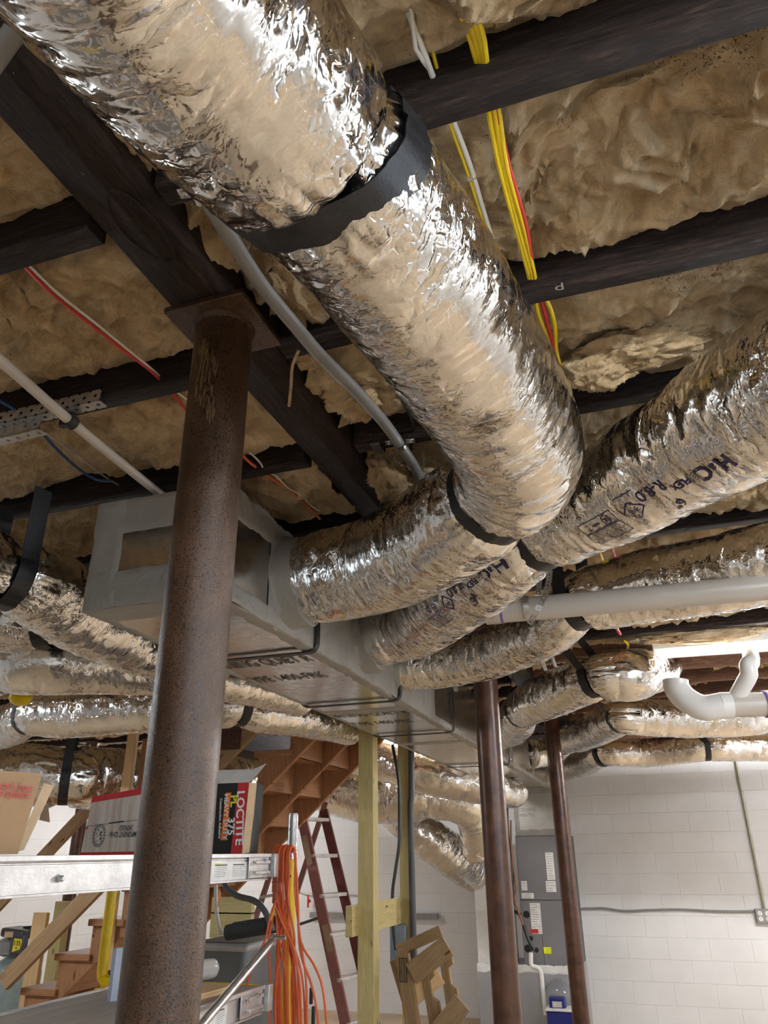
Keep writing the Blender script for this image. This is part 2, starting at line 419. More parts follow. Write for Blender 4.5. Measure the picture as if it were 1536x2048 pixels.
def text_geo(txt, size, bold=0.0, sx=1.0, spacing=1.0, mirror=False):
    cu = bpy.data.curves.new('t', 'FONT'); cu.body = txt; cu.size = size; cu.align_x = 'CENTER'; cu.align_y = 'CENTER'; cu.space_character = spacing
    cu.offset = bold; cu.resolution_u = 3
    o = bpy.data.objects.new('t', cu); sc.collection.objects.link(o); bpy.context.view_layer.update()
    me = o.evaluated_get(bpy.context.evaluated_depsgraph_get()).to_mesh()
    V = np.array([v.co[:] for v in me.vertices]) if len(me.vertices) else np.zeros((0, 3)); F = [tuple(p.vertices) for p in me.polygons]
    o.evaluated_get(bpy.context.evaluated_depsgraph_get()).to_mesh_clear()
    bpy.data.objects.remove(o); bpy.data.curves.remove(cu)
    if len(V): V[:, 0] *= sx
    return V, F
def put_text(mb, txt, c, right, up, size, bold=0, sx=1, off=.0012, spacing=1.0):
    V, F = text_geo(txt, size, bold, sx, spacing); R_, U = nrm(right), nrm(up); Nn = np.cross(R_, U)
    mb.add(A(*c) + V[:, :1] * R_ + V[:, 1:2] * U + Nn * off, F); return mb

# --------------------------------------------------------------- flex duct
class Duct:
    def __init__(s, ctl, seed=1, step=.007, nth=120, lump=1.0, pinch=(), pucker=(), sag=1.0):
        """ctl: (x,y,z,r) control points; pinch: (control index, amount, width)"""
        ctl = np.asarray(ctl, float); s.C, s.s = spline(ctl, step); s.r = s.C[:, 3].copy(); s.C = s.C[:, :3]
        s.sc = [float(s.s[np.argmin(np.linalg.norm(s.C - c[:3], axis=1))]) for c in ctl]
        s.T = np.gradient(s.C, axis=0); s.T /= np.linalg.norm(s.T, axis=1)[:, None]
        N = nrm(np.cross(s.T[0], np.cross(A(0, 0, -1), s.T[0]))); s.N = []; s.B = []
        for i in range(len(s.C)):
            N = nrm(N - s.T[i] * N.dot(s.T[i])); s.N.append(N); s.B.append(np.cross(s.T[i], N))
        s.N = np.array(s.N); s.B = np.array(s.B); s.seed = seed; s.lump = lump; s.nth = nth
        s.pn = [(s.sc[i] + ds, am, wd) for i, ds, am, wd in pinch]
        for s0, am, wd in s.pn: s.r *= 1 - am * np.exp(-((s.s - s0) / wd) ** 2)
    def disp(s, S, TH):
        r = np.interp(S, s.s, s.r); c, n = np.cos(TH) * r, np.sin(TH) * r; L = s.lump
        Q = lambda a, b: np.stack([S * a, c * b, n * b], -1)
        d = .009 * L * gn(Q(4.5, 5), s.seed) + .0030 * L * ridge(Q(24, 6), 2, s.seed + 3) + .0012 * L * fbm(Q(60, 30), 2, s.seed + 7)
        d = d + .0014 * L * ridge(Q(60, 14) + gn(Q(10, 10), s.seed + 5)[..., None] * .8, 2, s.seed + 9)
        for s0, am, wd in s.pn:
            e = np.exp(-((np.abs(S - s0) - wd * 1.2) / (wd * 1.3)) ** 2)
            d = d + e * (.006 * ridge(np.stack([S * 4, c * 26, n * 26], -1), 2, s.seed + 11) - .003) * min(1, am * 9)
        return d
    def surf(s, S, TH, off=0):
        S = np.asarray(S, float); TH = np.asarray(TH, float)
        it = lambda X: np.stack([np.interp(S, s.s, X[:, k]) for k in range(3)], -1)
        C, N, B = it(s.C), it(s.N), it(s.B); r = np.interp(S, s.s, s.r) + s.disp(S, TH) + off
        return C + r[..., None] * (np.cos(TH)[..., None] * N + np.sin(TH)[..., None] * B)
    def mesh(s, name, mat, parent=None, s0=None, s1=None):
        Sv = s.s if s0 is None else s.s[(s.s >= s0) & (s.s <= s1)]
        th = np.linspace(0, 2 * math.pi, s.nth + 1); Sg, Tg = np.meshgrid(Sv, th, indexing='ij'); Tg2 = Tg.copy(); Tg2[:, -1] = 0
        G = s.surf(Sg, Tg2); uv = np.stack([Sg, Tg * .14], -1); a, b = Sg.shape
        V = G[:, :-1].reshape(-1, 3); n = s.nth; i = np.arange(a - 1)[:, None]; j = np.arange(n)[None]; k = (j + 1) % n
        F = np.stack([i * n + j, i * n + k, (i + 1) * n + k, (i + 1) * n + j], -1).reshape(-1, 4)
        U = np.stack([uv[:-1, :-1], uv[:-1, 1:], uv[1:, 1:], uv[1:, :-1]], 2).reshape(-1, 4, 2)
        mb = MB(); mb.add(V, F.tolist(), U.tolist())
        # closed ends
        for e, sgn in ((0, 1), (a - 1, -1)):
            ring = [e * n + q for q in range(n)]; mb.f.append(tuple(ring if sgn < 0 else reversed(ring))); mb.mi.append(0); mb.uv.append([(q * .01, 0) for q in range(n)])
        return mk(name, mb, mat, parent, sharp=180)
    def face_cam(s, S, off=0):
        """angle of the surface line that faces the camera at S, plus off"""
        C, N, B = [np.array([np.interp(S, s.s, X[:, k]) for k in range(3)]) for X in (s.C, s.N, s.B)]
        d = -C; return math.atan2(d.dot(B), d.dot(N)) + off
    def text(s, mb, txt, S0, TH0, size, bold=0, sx=1.0):
        V, F = text_geo(txt, size, bold, sx)
        s._put(mb, V, F, S0, TH0)
    def _put(s, mb, V, F, S0, TH0, off=.0016):
        if not len(V): return
        r = float(np.interp(S0, s.s, s.r)); P = s.surf(S0 + V[:, 0], TH0 - V[:, 1] / r, off); mb.add(P, F)
    def quad(s, mb, S0, TH0, x0, x1, y0, y1, off=.0016):
        nx = max(2, int(abs(x1 - x0) / .004)); ny = max(2, int(abs(y1 - y0) / .004)); X, Y = np.meshgrid(np.linspace(x0, x1, nx), np.linspace(y0, y1, ny), indexing='ij')
        r = float(np.interp(S0, s.s, s.r)); mb.grid(s.surf(S0 + X, TH0 - Y / r, off))
    def frame(s, mb, S0, TH0, x0, x1, y0, y1, t=.0018):
        for q in ((x0, x1, y0, y0 + t), (x0, x1, y1 - t, y1), (x0, x0 + t, y0, y1), (x1 - t, x1, y0, y1)): s.quad(mb, S0, TH0, *q)

def strap_round(name, duct, S, wd, label, ztop=1.0, parent=None, a0=-105, a1=105, legs=True, legdir=(0, 0, 0), group=None, mat=None, gap=.004, skew=0.0):
    """webbing sling under a duct, its two tails going up to the joists"""
    C, T = [np.array([np.interp(S, duct.s, X[:, k]) for k in range(3)]) for X in (duct.C, duct.T)]
    Dn = A(0, 0, -1) - T * (-T[2]); Dn = nrm(Dn); Sd = np.cross(T, Dn); r = float(np.interp(S, duct.s, duct.r)) + gap + .006 * duct.lump
    ang = np.radians(np.linspace(a0, a1, 48)); N_, B_ = [np.array([np.interp(S, duct.s, X[:, k]) for k in range(3)]) for X in (duct.N, duct.B)]
    P = []
    for a in ang:
        D = math.cos(a) * Dn + math.sin(a) * Sd; th = math.atan2(D.dot(B_), D.dot(N_)); Sk = S + skew * math.sin(a)
        pa = [duct.surf(Sk + dx, th, gap) for dx in (-wd * .4, 0, wd * .4)]; C0 = np.array([np.interp(Sk, duct.s, duct.C[:, k]) for k in range(3)])
        rr_ = max(np.linalg.norm(q - C0) for q in pa[:1] + pa[1:2]); P.append(C0 + nrm(pa[1] - C0) * (np.linalg.norm(pa[1] - C0) * .5 + rr_ * .5))
    if legs:
        up = A(*legdir)
        def leg(p, first):
            q = p.copy() + up; q[2] = ztop; m = [p + (q - p) * t for t in np.linspace(0, 1, 5)[1:]]; return m
        P = list(reversed(leg(P[0], 1))) + P + leg(P[-1], 0)
    P = np.array(P); tg = np.gradient(P, axis=0); tg /= np.linalg.norm(tg, axis=1)[:, None]; mb = MB()
    nn = np.cross(tg, T); nn /= np.linalg.norm(nn, axis=1)[:, None]
    for sgn in (1, -1):
        G = np.stack([P + T * wd / 2 + nn * .0012 * sgn, P + nn * .0022 * sgn, P - T * wd / 2 + nn * .0012 * sgn], 1)
        mb.grid(G if sgn > 0 else G[:, ::-1])
    o = mk(name, mb, mat or strap_m, parent, sharp=80)
    if parent is None: tag(o, label, 'strap', group)
    return o

# ================================================================ SETTING
X0, X1, Y0, Y1 = -6.6, 2.9, -4.0, 9.5
CEIL = 1.19
def wallbox(n, *a, m=block): 
    o = struct(n, MB().bb(*a), m); return o
# wall meshes keep their object origin on a course line so the block joints fall where they are seen
def wall(n, x0, x1, y0, y1, shift):
    mb = MB().bb(x0, x1, y0, y1, -EYE, CEIL + .04); o = struct(n, mb, block); return o
wall('wall_back', X0, X1, Y1, Y1 + .2, 0); wall('wall_left', X0 - .2, X0, Y0, Y1 + .2, 0)

WY0, WY1, WZ0, WZ1 = -1.9, 1.5, -.35, .80      # window in the right wall
mb = MB(); mb.bb(X1, X1 + .2, Y0, WY0, -EYE, CEIL + .04).bb(X1, X1 + .2, WY1, Y1 + .2, -EYE, CEIL + .04).bb(X1, X1 + .2, WY0, WY1, -EYE, WZ0).bb(X1, X1 + .2, WY0, WY1, WZ1, CEIL + .04); struct('wall_right', mb, block)
mb = MB(); 
for a in (WY0, -.79, .36, WY1 - .05): mb.bb(X1 + .06, X1 + .12, a, a + .05, WZ0, WZ1)
mb.bb(X1 + .06, X1 + .12, WY0, WY1, WZ0, WZ0 + .05).bb(X1 + .06, X1 + .12, WY0, WY1, WZ1 - .05, WZ1); wf = struct('window_1', mb, whitep)
mk('window_pane', MB().bb(X1 + .085, X1 + .09, WY0 + .02, WY1 - .02, WZ0 + .02, WZ1 - .02), emit('daylight_frosted_pane', (.66, .82, 1.0), 4.6), wf)
wall('wall_front', X0, X1, Y0 - .2, Y0, 0)
struct('floor', MB().bb(X0 - .2, X1 + .2, Y0 - .2, Y1 + .2, -EYE - .1, -EYE), floor_m)
sb = MB()
for i in range(56):
    x = X0 - .2 + i * .2; sb.box((x + .1, (Y0 + Y1) / 2, CEIL + .012), (.197, Y1 - Y0 + .4, .024))
sb.bb(X0 - .2, X1 + .2, Y0 - .2, Y1 + .2, CEIL + .024, CEIL + .05)
struct('ceiling', sb, sub_m)

# ---- joists, one thing each side of the beam
JY = [.762 + .457 * k for k in range(-1, 19)]
ordn = ['first', 'second', 'third', 'fourth', 'fifth', 'sixth', 'seventh', 'eighth', 'ninth', 'tenth', 'eleventh', 'twelfth', 'thirteenth', 'fourteenth', 'fifteenth', 'sixteenth', 'seventeenth', 'eighteenth', 'nineteenth', 'twentieth']
def sagged_beam(x0, x1, yc, wd, z0, z1, seed, n=60):
    """long timber along X with hand-sawn unevenness"""
    mb = MB(); xs = np.linspace(x0, x1, n)
    e = .0035; prof = [(-wd / 2, z1), (-wd / 2, z0 + .06), (-wd / 2, z0 + e), (-wd / 2 + e, z0), (0, z0), (wd / 2 - e, z0), (wd / 2, z0 + e), (wd / 2, z0 + .06), (wd / 2, z1)]
    pr = A(*prof); G = np.zeros((n, len(pr), 3)); G[..., 0] = xs[:, None]; G[..., 1] = yc + pr[None, :, 0]; G[..., 2] = pr[None, :, 1]
    nz = gn(np.stack([G[..., 0] * 1.3, G[..., 1] * 20, G[..., 2] * 3], -1), seed) * .004; G[..., 1] += nz * .7; G[..., 2] += gn(np.stack([xs * 1.7, xs * 0, xs * 0], -1), seed + 5)[:, None] * .004
    cum = np.concatenate([[0], np.cumsum(np.linalg.norm(np.diff(pr, axis=0), axis=1))]); uv = np.stack(np.meshgrid(xs + seed, cum, indexing='ij'), -1)
    mb.grid(G[:, ::-1], uv[:, ::-1])
    for i in (0, n - 1):
        R_ = G[i]; mb.add(R_, [tuple(range(len(pr))) if i else tuple(reversed(range(len(pr))))], [[(q[1], q[2]) for q in (R_ if i else R_[::-1])]])
    return mb
for k, y in enumerate(JY):
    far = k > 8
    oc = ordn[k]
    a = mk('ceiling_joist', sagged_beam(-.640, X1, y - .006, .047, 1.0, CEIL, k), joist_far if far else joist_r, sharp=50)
    tag(a, f'{"brown" if far else "dark aged"} ceiling joist right of the beam, {oc} from the top', 'joist', 'ceiling joists right of the beam')
    b = mk('ceiling_joist', sagged_beam(X0, -.800, y + .028, .047, 1.0, CEIL, k + 30), joist_m, sharp=50)
    tag(b, f'near-black ceiling joist butting the left side of the beam, {oc} from the top', 'joist', 'ceiling joists left of the beam')
# chalk mark on the joist right of the large duct
mb = MB(); c = PZ(1118, 570, 1.0) - A(0, 0, .004)
put_text(mb, 'd', c, (1, .05, 0), (0, -1, 0), .03, 0, 1.3)
ch_p = [o for o in bpy.data.objects if o.get('label', '').startswith('dark aged') and 'third from' in o['label']][0]
mk('chalk_letter', mb, chalk, ch_p)

# ---- beam along Y over the columns
def beam_geo():
    mb = MB(); n = 160; ys = np.linspace(Y0, Y1, n); x0, x1, z0, z1 = -.790, -.650, 1.004, CEIL
    pr = A((x0, z1), (x0, z0 + .07), (x0 + .002, z0 + .006), (x0 + .008, z0), ((x0 + x1) / 2, z0 - .003), (x1 - .008, z0), (x1 - .002, z0 + .006), (x1, z0 + .07), (x1, z1))
    G = np.zeros((n, len(pr), 3)); G[..., 1] = ys[:, None]; G[..., 0] = pr[None, :, 0]; G[..., 2] = pr[None, :, 1]
    G[..., 0] += gn(np.stack([ys * 1.1, ys * 0, ys * 0], -1), 3)[:, None] * .010 * np.sign(pr[None, :, 0] + .72)
    cum = np.concatenate([[0], np.cumsum(np.linalg.norm(np.diff(pr, axis=0), axis=1))]); uv = np.stack(np.meshgrid(ys, cum, indexing='ij'), -1)
    mb.grid(G, uv); return mb
o = tag(mk('support_beam', beam_geo(), beam_m, sharp=50), 'long dark brown timber support beam crossing over the rusty column tops', 'beam')
kn = MB(); kc = A(-.715, .80, 1.003); th = np.linspace(0, 2 * math.pi, 40)
for rr, zz in ((1, 0),):
    ring = [kc + A(.036 * math.cos(t), .085 * math.sin(t) * (1 + .2 * math.cos(t)), -.0025) for t in th[:-1]]
    inner = [kc + A(.026 * math.cos(t), .068 * math.sin(t), .0) for t in th[:-1]]
    V = ring + inner; kn.add(V, [(i, i + 39, (i + 1) % 39 + 39, (i + 1) % 39) for i in range(39)]); kn.add([v + A(0, 0, .0008) for v in inner], [tuple(reversed(range(39)))])
mk('knot', kn, dark_wood('knot_wood', (.010, .005, .004), (.022, .011, .008), (.04, .02, .013)), o)

# ---- fibreglass batts, one per joist bay and side
def batt(x0, x1, ya, yb, base, amp, seed, res):
    nx = int((x1 - x0) / res); ny = int((yb - ya + .02) / res); xs = np.linspace(x0, x1, nx); vs = np.linspace(-1, 1, ny)
    X, V = np.meshgrid(xs, vs, indexing='ij'); Y = (ya + yb) / 2 + V * (yb - ya + .012) / 2
    P = np.stack([X * 3.4, Y * 5.0, X * 0 + seed], -1)
    wp = np.stack([gn(P, seed), gn(P + 5.2, seed), gn(P + 9.1, seed)], -1)
    w2 = np.stack([gn(P * 3 + 2.2, seed), gn(P * 3 + 6.2, seed), gn(P * 3 + 8.1, seed)], -1)
    q = P * A(1.3, 1.7, 1) + wp * 1.8
    fold = 1 - 2.2 * np.abs(gn(q, seed + 2)); fold2 = 1 - 2.2 * np.abs(gn(q * 2.3 + w2 * .5, seed + 3)); puff = gn(P * .9 + wp * .8, seed + 4)
    fine = ridge(P * 7 + w2 * 1.6, 3, seed + 6) - .9
    h = amp * (.62 * fold + .45 * fold2 + 1.0 * puff + .19 * fine)
    env = 1 - np.abs(V) ** 5
    Z = base - (h + amp * .25) * (.35 + .65 * env) + (1 - env) * .025
    lat = amp * .8 * gn(P * 2.0 + 3 + wp, seed + 8) * env; Xo = X + amp * .8 * gn(P * 2.2 + 7 + wp, seed + 9)
    Yo = Y + lat
    G = np.stack([Xo, Yo, np.minimum(Z, CEIL - .01)], -1); mb = MB(); mb.grid(G[:, ::-1]); 
    top = G.copy(); top[..., 2] = CEIL + .0; mb.grid(top[::6, ::4])
    return mb
for k in range(len(JY) - 1):
    ya, yb = JY[k] + .018, JY[k + 1] - .030; res = .0075 if k < 2 else (.010 if k < 5 else .022)
    rx1 = 2.6 if k < 6 else X1
    gap = k >= 8
    base = [1.085, 1.088, 1.072, 1.05, 1.058][k] if k < 5 else (1.075 if not gap else 1.10)
    amp = .048 if k < 5 else .05
    segs = [(-.645, rx1)] if not gap else [(-.64, -.05 + .25 * (k % 3)), (.45 + .3 * (k % 2), X1)]
    for q, (xa, xb) in enumerate(segs):
        o = mk('insulation_batt', batt(xa, xb, ya, yb, base, amp, k + 3 + 20 * q, res), insul, sharp=180)
        tag(o, f'tan fiberglass insulation in the {ordn[k]} joist bay right of the beam' + (', far piece' if q else ''), 'insulation', 'insulation batts right of the beam')
    o = mk('insulation_batt', batt(-4.6 if k < 5 else X0, -.795, ya + .034, yb + .034, [1.075, 1.074, 1.068, 1.055, 1.06][k] if k < 5 else 1.075, .036, k + 53, res * 1.15), insul, sharp=180)
    tag(o, f'brownish fiberglass insulation in the {ordn[k]} joist bay left of the beam', 'insulation', 'insulation batts left of the beam')
def tuft(c, rad, seed, label, amp=.35, n=90, parent=None):
    th, ph = np.meshgrid(np.linspace(0, math.pi, n // 2), np.linspace(0, 2 * math.pi, n), indexing='ij')
    D = np.stack([np.sin(th) * np.cos(ph), np.sin(th) * np.sin(ph), np.cos(th)], -1); q = D * 1.6 + seed
    wp = np.stack([gn(q, 1), gn(q, 2), gn(q, 3)], -1)
    R_ = 1 + amp * (gn(q + wp, 4) + .45 * (ridge(q * 1.7 + wp, 3, 5) - .8)); G = A(*c) + D * R_[..., None] * A(*rad)
    G[:, -1] = G[:, 0]; mb = MB(); mb.grid(G[:, ::-1]); return tag(mk('insulation_tuft', mb, insul, sharp=180), label, 'insulation')
tuft(PZ(583, 600, 1.02) + A(0, 0, 0.045), (.055, .115, .05), 1, 'loose curled tuft of insulation sagging beside the column plate')
tuft(PZ(545, 480, 1.03) + A(0, 0, 0.045), (.06, .09, .04), 9, 'loose insulation bulging behind the grey conduit above the column plate')
tuft(PZ(655, 725, 1.02) + A(0, 0, 0.045), (.14, .045, .035), 2, 'flat torn strip of insulation between the beam and the large duct')
tuft(PZ(725, 812, 1.0) + A(0, 0, 0.045), (.10, .10, .055), 3, 'rolled wad of insulation hanging beside the grey conduit')
tuft(PZ(778, 950, .99) + A(0, 0, 0.01), (.06, .07, .075), 4, 'ragged end of insulation hanging below the strapped joist')
tuft(PZ(1195, 745, .995) + A(0, 0, 0.01), (.075, .05, .05), 5, 'fluffy clump of insulation drooping over the joist right of the large duct')
tuft(PZ(1290, 700, 1.015) + A(0, 0, 0.01), (.12, .06, .04), 12, 'torn insulation folded in the bay above the printed duct')
tuft(PZ(262, 290, 1.03) + A(0, 0, 0.045), (.05, .08, .04), 6, 'small square-ended tuft of insulation between beam and large duct')
tuft(PZ(1400, 1275, .99) + A(0, 0, 0.01), (.30, .10, .035), 7, 'bright strip of insulation lit by the fluorescent fixture')
# thread of fibre hanging
mb = MB(); wire(mb, [PZ(598, 700, 1.0), PZ(585, 730, .985), PZ(582, 770, .97), PZ(578, 812, .955)], [.004] and .0035, 6)
tag(mk('insulation_thread', mb, insul), 'thin thread of insulation dangling left of the conduit', 'insulation')

# ================================================================ COLUMNS
def column(px_label, Y, X=-.709, r=.0575, mat=rust, plate=True, ztop=1.0, name='steel_column'):
    t = thing(name, px_label, 'column', (X, Y, -EYE))
    mb = MB(); n = 64; zs = np.linspace(-EYE + .012, ztop - (.014 if plate else 0), 40); mb.tube([(X, Y, z) for z in zs], r, n)
    mk('column_shaft', mb, mat, t, sharp=50)
    if plate:
        a = math.radians(0); R_ = A((math.cos(a), -math.sin(a), 0), (math.sin(a), math.cos(a), 0), (0, 0, 1))
        mk('top_plate', MB().box((X, Y, ztop - .0065), (.175, .175, .013), R_), mat, t, bevel=.002)
        wd = MB(); a = np.linspace(0, 2 * math.pi, 65)[:-1]; wd.lathe((X, Y, ztop - .0135), [(r + .006, 0), (r + .005, -.002), (r + .0005, -.009)], 64); mk('weld_bead', wd, mat, t)
    mk('base_plate', MB().box((X, Y, -EYE + .006), (.22, .22, .012)), mat, t, bevel=.002)
    return t
t = column('large rusty brown steel column closest to the camera', 1.081)
# drips and scratches of dried glue on the near column
mb = MB(); rs = random.Random(4)
dripm = plain('dried_glue', (.20, .125, .06), .4)
for q in range(95):
    u = rs.random(); zt = PX(400 + 60 * u, 668 + 45 * u + rs.random() * 95, -.74)[2]; zt = .97 - .03 - u * .06 - rs.random() * .13
    ang = math.radians(-104 + 40 * u + rs.uniform(-4, 4)); ln = rs.uniform(.008, .03)
    P = [A(-.709, 1.081, 0) + .0582 * A(math.cos(ang + s_ * rs.uniform(-.5, .5) * .05), math.sin(ang), 0) + A(0, 0, zt - ln * s_) for s_ in (0, .5, 1)]
    mb.tube(P, [.0008, .0013, .0011], 5)
mk('glue_drips', mb, dripm, t)
column('middle dark steel column seen right of the duct trunk', 3.596, mat=rust2)
column('thinner looking dark steel column in front of the grey air handler', 6.148, mat=rust2)
column('dark steel column standing behind the stairs on the left', 6.15, X=-5.06, mat=rust2)

# ================================================================ FLEX DUCTS
def ctl(rows):
    out = []
    for px, py, z, r in rows: p = PZ(px, py, z); out.append((*p, r))
    return out
# big duct that turns back into the trunk
bigc = ctl([(120, -330, .80, .14), (250, -120, .82, .138), (395, 70, .83, .137), (520, 205, .83, .137), (600, 290, .835, .132), (632, 322, .835, .126), (668, 360, .835, .129), (760, 470, .835, .130),
            (880, 640, .835, .136), (980, 790, .825, .141), (1030, 885, .81, .139), (1030, 945, .80, .135), (985, 995, .79, .130), (925, 1035, .785, .138), (850, 1085, .78, .142), (760, 1128, .78, .143), (665, 1150, .775, .138), (610, 1160, .775, .128)])
big = Duct(bigc, seed=2, step=.0055, nth=170, lump=.75, pinch=[(5, 0, .12, .03), (12, 0, .16, .03)])
f1 = tag(big.mesh('flexible_duct', foil), 'largest silver insulated flexible duct crossing overhead toward the grey trunk', 'duct', 'flexible ducts')
f1['group'] = 'flexible ducts'
strap_round('hanging_strap', big, big.sc[5], .055, 'wide black strap pinching the largest silver duct', 1.0, a0=-120, a1=120, legs=False, skew=-.035)
strap_round('hanging_strap', big, big.sc[12], .042, 'black strap at the bend of the largest silver duct', 1.0, a0=-165, a1=140, legs=False)

f2c = ctl([(1700, 690, .82, .145), (1536, 795, .82, .142), (1400, 880, .82, .136), (1300, 942, .815, .130), (1200, 1000, .81, .122), (1125, 1040, .80, .114), (1078, 1072, .79, .10), (1035, 1092, .785, .112),
           (965, 1145, .775, .122), (892, 1203, .77, .124), (832, 1245, .77, .122), (752, 1272, .77, .118)])
d2 = Duct(f2c, seed=11, step=.006, nth=150, lump=1.0, pinch=[(6, 0, .16, .035)])
F2 = tag(d2.mesh('flexible_duct', foilw), 'silver flexible duct with printed lettering running in from the right edge', 'duct', 'flexible ducts')
strap_round('hanging_strap', d2, d2.sc[6], .045, 'black strap between the two printed lengths of silver duct', 1.0, a0=-150, a1=150, legs=False)
def print_run(d, S0, off, k=1.0, parent=None, full=True):
    th = d.face_cam(S0, off); mb = MB()
    d.text(mb, 'H', S0 - .075 * k, th - .02, .052 * k, .0014, .92); d.text(mb, '&', S0 - .046 * k, th, .022 * k, .0006); d.text(mb, 'C', S0 - .017 * k, th - .02, .052 * k, .0014, .92)
    for q in range(4):
        V = [(x, .0025 * math.sin(x * 420) + sg * .0009, 0) for sg in (-1, 1) for x in np.linspace(-.012, .012, 12)]
        d._put(mb, A(*V), [(i, i + 1, i + 13, i + 12) for i in range(11)], S0 + .006 * k, th + (.008 - q * .0055) / .13)
    d.text(mb, 'FLEX', S0 + .048 * k, th, .026 * k, .0007, .98)
    d.text(mb, 'R-8.0', S0 + .122 * k, th + .15, .040 * k, .0004, .95)
    d.text(mb, '6"', S0 + .105 * k, th - .36, .042 * k, .0004, .95)
    mk('printed_name', mb, blueink, parent)
    mb = MB(); S1 = S0 + .195 * k; t1 = th - .02
    s_ = .030 * k   # diamond mark
    dm = [(-s_, 0), (0, s_ * .85), (s_, 0), (0, -s_ * .85)]
    for i in range(4):
        a_, b_ = A(*dm[i]), A(*dm[(i + 1) % 4]); e = nrm(b_ - a_); g = A(-e[1], e[0]) * .0016
        V = [(*(a_ + (b_ - a_) * t_ + sg * g), 0) for sg in (-1, 1) for t_ in np.linspace(0, 1, 8)]; d._put(mb, A(*V), [(i_, i_ + 1, i_ + 9, i_ + 8) for i_ in range(7)], S1, t1)
    d.text(mb, 'adc', S1 + .002, t1 - .03, .020 * k)
    for q in range(6):
        a_ = math.radians(100 + q * 26); V = []
        for t_ in np.linspace(.15, .9, 6): V += [(.002 + .021 * k * t_ * math.cos(a_ + .05), .004 + .018 * k * t_ * math.sin(a_ + .05), 0), (.002 + .021 * k * t_ * math.cos(a_ - .06), .004 + .018 * k * t_ * math.sin(a_ - .06), 0)]
        d._put(mb, A(*V), [(2 * i, 2 * i + 1, 2 * i + 3, 2 * i + 2) for i in range(5)], S1, t1)
    d.quad(mb, S1 - .005, th + .33, -.03, .03, -.0012, .0012)
    S2 = S1 + .110 * k
    d.frame(mb, S2, t1 - .05, -.060, .060, -.002, .040); d.frame(mb, S2, t1 - .05, -.060, .060, -.036, -.004)
    for q in range(7): d.text(mb, ['FLEXIBLE AIR DUCT CLASS 1', 'FOR USE IN ACCORDANCE WITH', 'FLAME SPREAD NOT OVER 25', 'SMOKE DEVELOPED NOT OVER 50', 'INSTALL PER INSTRUCTIONS', 'MAX TEMP 180 F CONTINUOUS', 'RATED POSITIVE PRESSURE'][q], S2, t1 - .05 - (.036 - q * .0055) / .13, .0062, 0, 1.15)
    n = 28; V = [(rr * math.cos(a_), rr * math.sin(a_), 0) for rr in (.0135, .0112) for a_ in np.linspace(0, 2 * math.pi, n)]
    d._put(mb, A(*V), [(i, i + 1, i + n + 1, i + n) for i in range(n - 1)], S2 - .032, t1 - .05 + .020 / .13)
    d.text(mb, 'UL', S2 - .032, t1 - .05 + .020 / .13, .014, .0006); d.text(mb, 'LISTED', S2 + .004, t1 - .05 + .020 / .13, .008, .0004)
    d.text(mb, 'AIR DUCT', S2 + .034, t1 - .05 + .013 / .13, .0062); d.text(mb, '181-L', S2 + .034, t1 - .05 + .026 / .13, .0062)
    mk('printed_label', mb, blueink, parent)
def s_at(d, px, py):
    P = np.array([((p @ RW)) for p in d.C]); u = CX + FPX * P[:, 0] / P[:, 2]; v = CY + FPX * P[:, 1] / P[:, 2]
    return float(d.s[np.argmin((u - px) ** 2 + (v - py) ** 2)])
print_run(d2, s_at(d2, 1425, 865), -.42, 1.0, F2)
print_run(d2, s_at(d2, 1010, 1112), -.05, 1.0, F2)

f3c = ctl([(1750, 1090, .83, .13), (1536, 1128, .83, .13), (1350, 1163, .83, .126), (1220, 1190, .82, .118), (1150, 1208, .80, .102), (1108, 1250, .76, .092), (1050, 1280, .755, .098), (969, 1310, .75, .103), (890, 1325, .75, .103), (795, 1335, .75, .100)])
d3 = Duct(f3c, seed=21, step=.008, nth=110, lump=1.0, pinch=[(4, 0, .14, .035)])
tag(d3.mesh('flexible_duct', foil), 'silver flexible duct passing above the pale drain pipe to the third collar', 'duct', 'flexible ducts')
strap_round('hanging_strap', d3, d3.sc[4], .05, 'black strap holding the duct above the drain pipe', 1.0)
f4c = ctl([(1330, 1325, 1.08, .10), (1312, 1338, .93, .115), (1268, 1348, .81, .120), (1225, 1350, .80, .122), (1190, 1352, .80, .112), (1130, 1378, .79, .122), (1072, 1402, .78, .118), (1045, 1418, .775, .108), (1025, 1452, .77, .122), (985, 1468, .76, .12)])
d4 = Duct(f4c, seed=31, step=.010, nth=96, lump=1.0, pinch=[(4, 0, .18, .04), (7, 0, .12, .04)])
tag(d4.mesh('flexible_duct', foil), 'short silver flexible duct curving up into the ceiling left of the fluorescent light', 'duct', 'flexible ducts')
strap_round('hanging_strap', d4, d4.sc[4], .05, 'black strap at the right of the short curved duct', 1.0, legdir=(-.12, -.10, 0))
strap_round('hanging_strap', d4, d4.sc[7], .045, 'black strap at the left of the short curved duct', 1.0, legdir=(.1, -.15, 0))
f5c = ctl([(1560, 1424, .93, .09), (1532, 1430, .84, .105), (1480, 1436, .80, .113), (1370, 1438, .795, .116), (1262, 1434, .80, .112), (1243, 1434, .80, .104), (1195, 1456, .825, .120), (1150, 1472, .862, .122), (1125, 1482, .872, .113), (1105, 1500, .84, .122), (1060, 1508, .79, .12)])
d5 = Duct(f5c, seed=41, step=.012, nth=90, lump=1.0, pinch=[(5, 0, .14, .04), (8, 0, .12, .04)])
tag(d5.mesh('flexible_duct', foil), 'silver flexible duct running behind the white elbow fitting, upper of the far pair', 'duct', 'flexible ducts')
strap_round('hanging_strap', d5, d5.sc[5], .045, 'black strap on the upper duct of the far pair', 1.0, legdir=(-.15, -.1, 0))
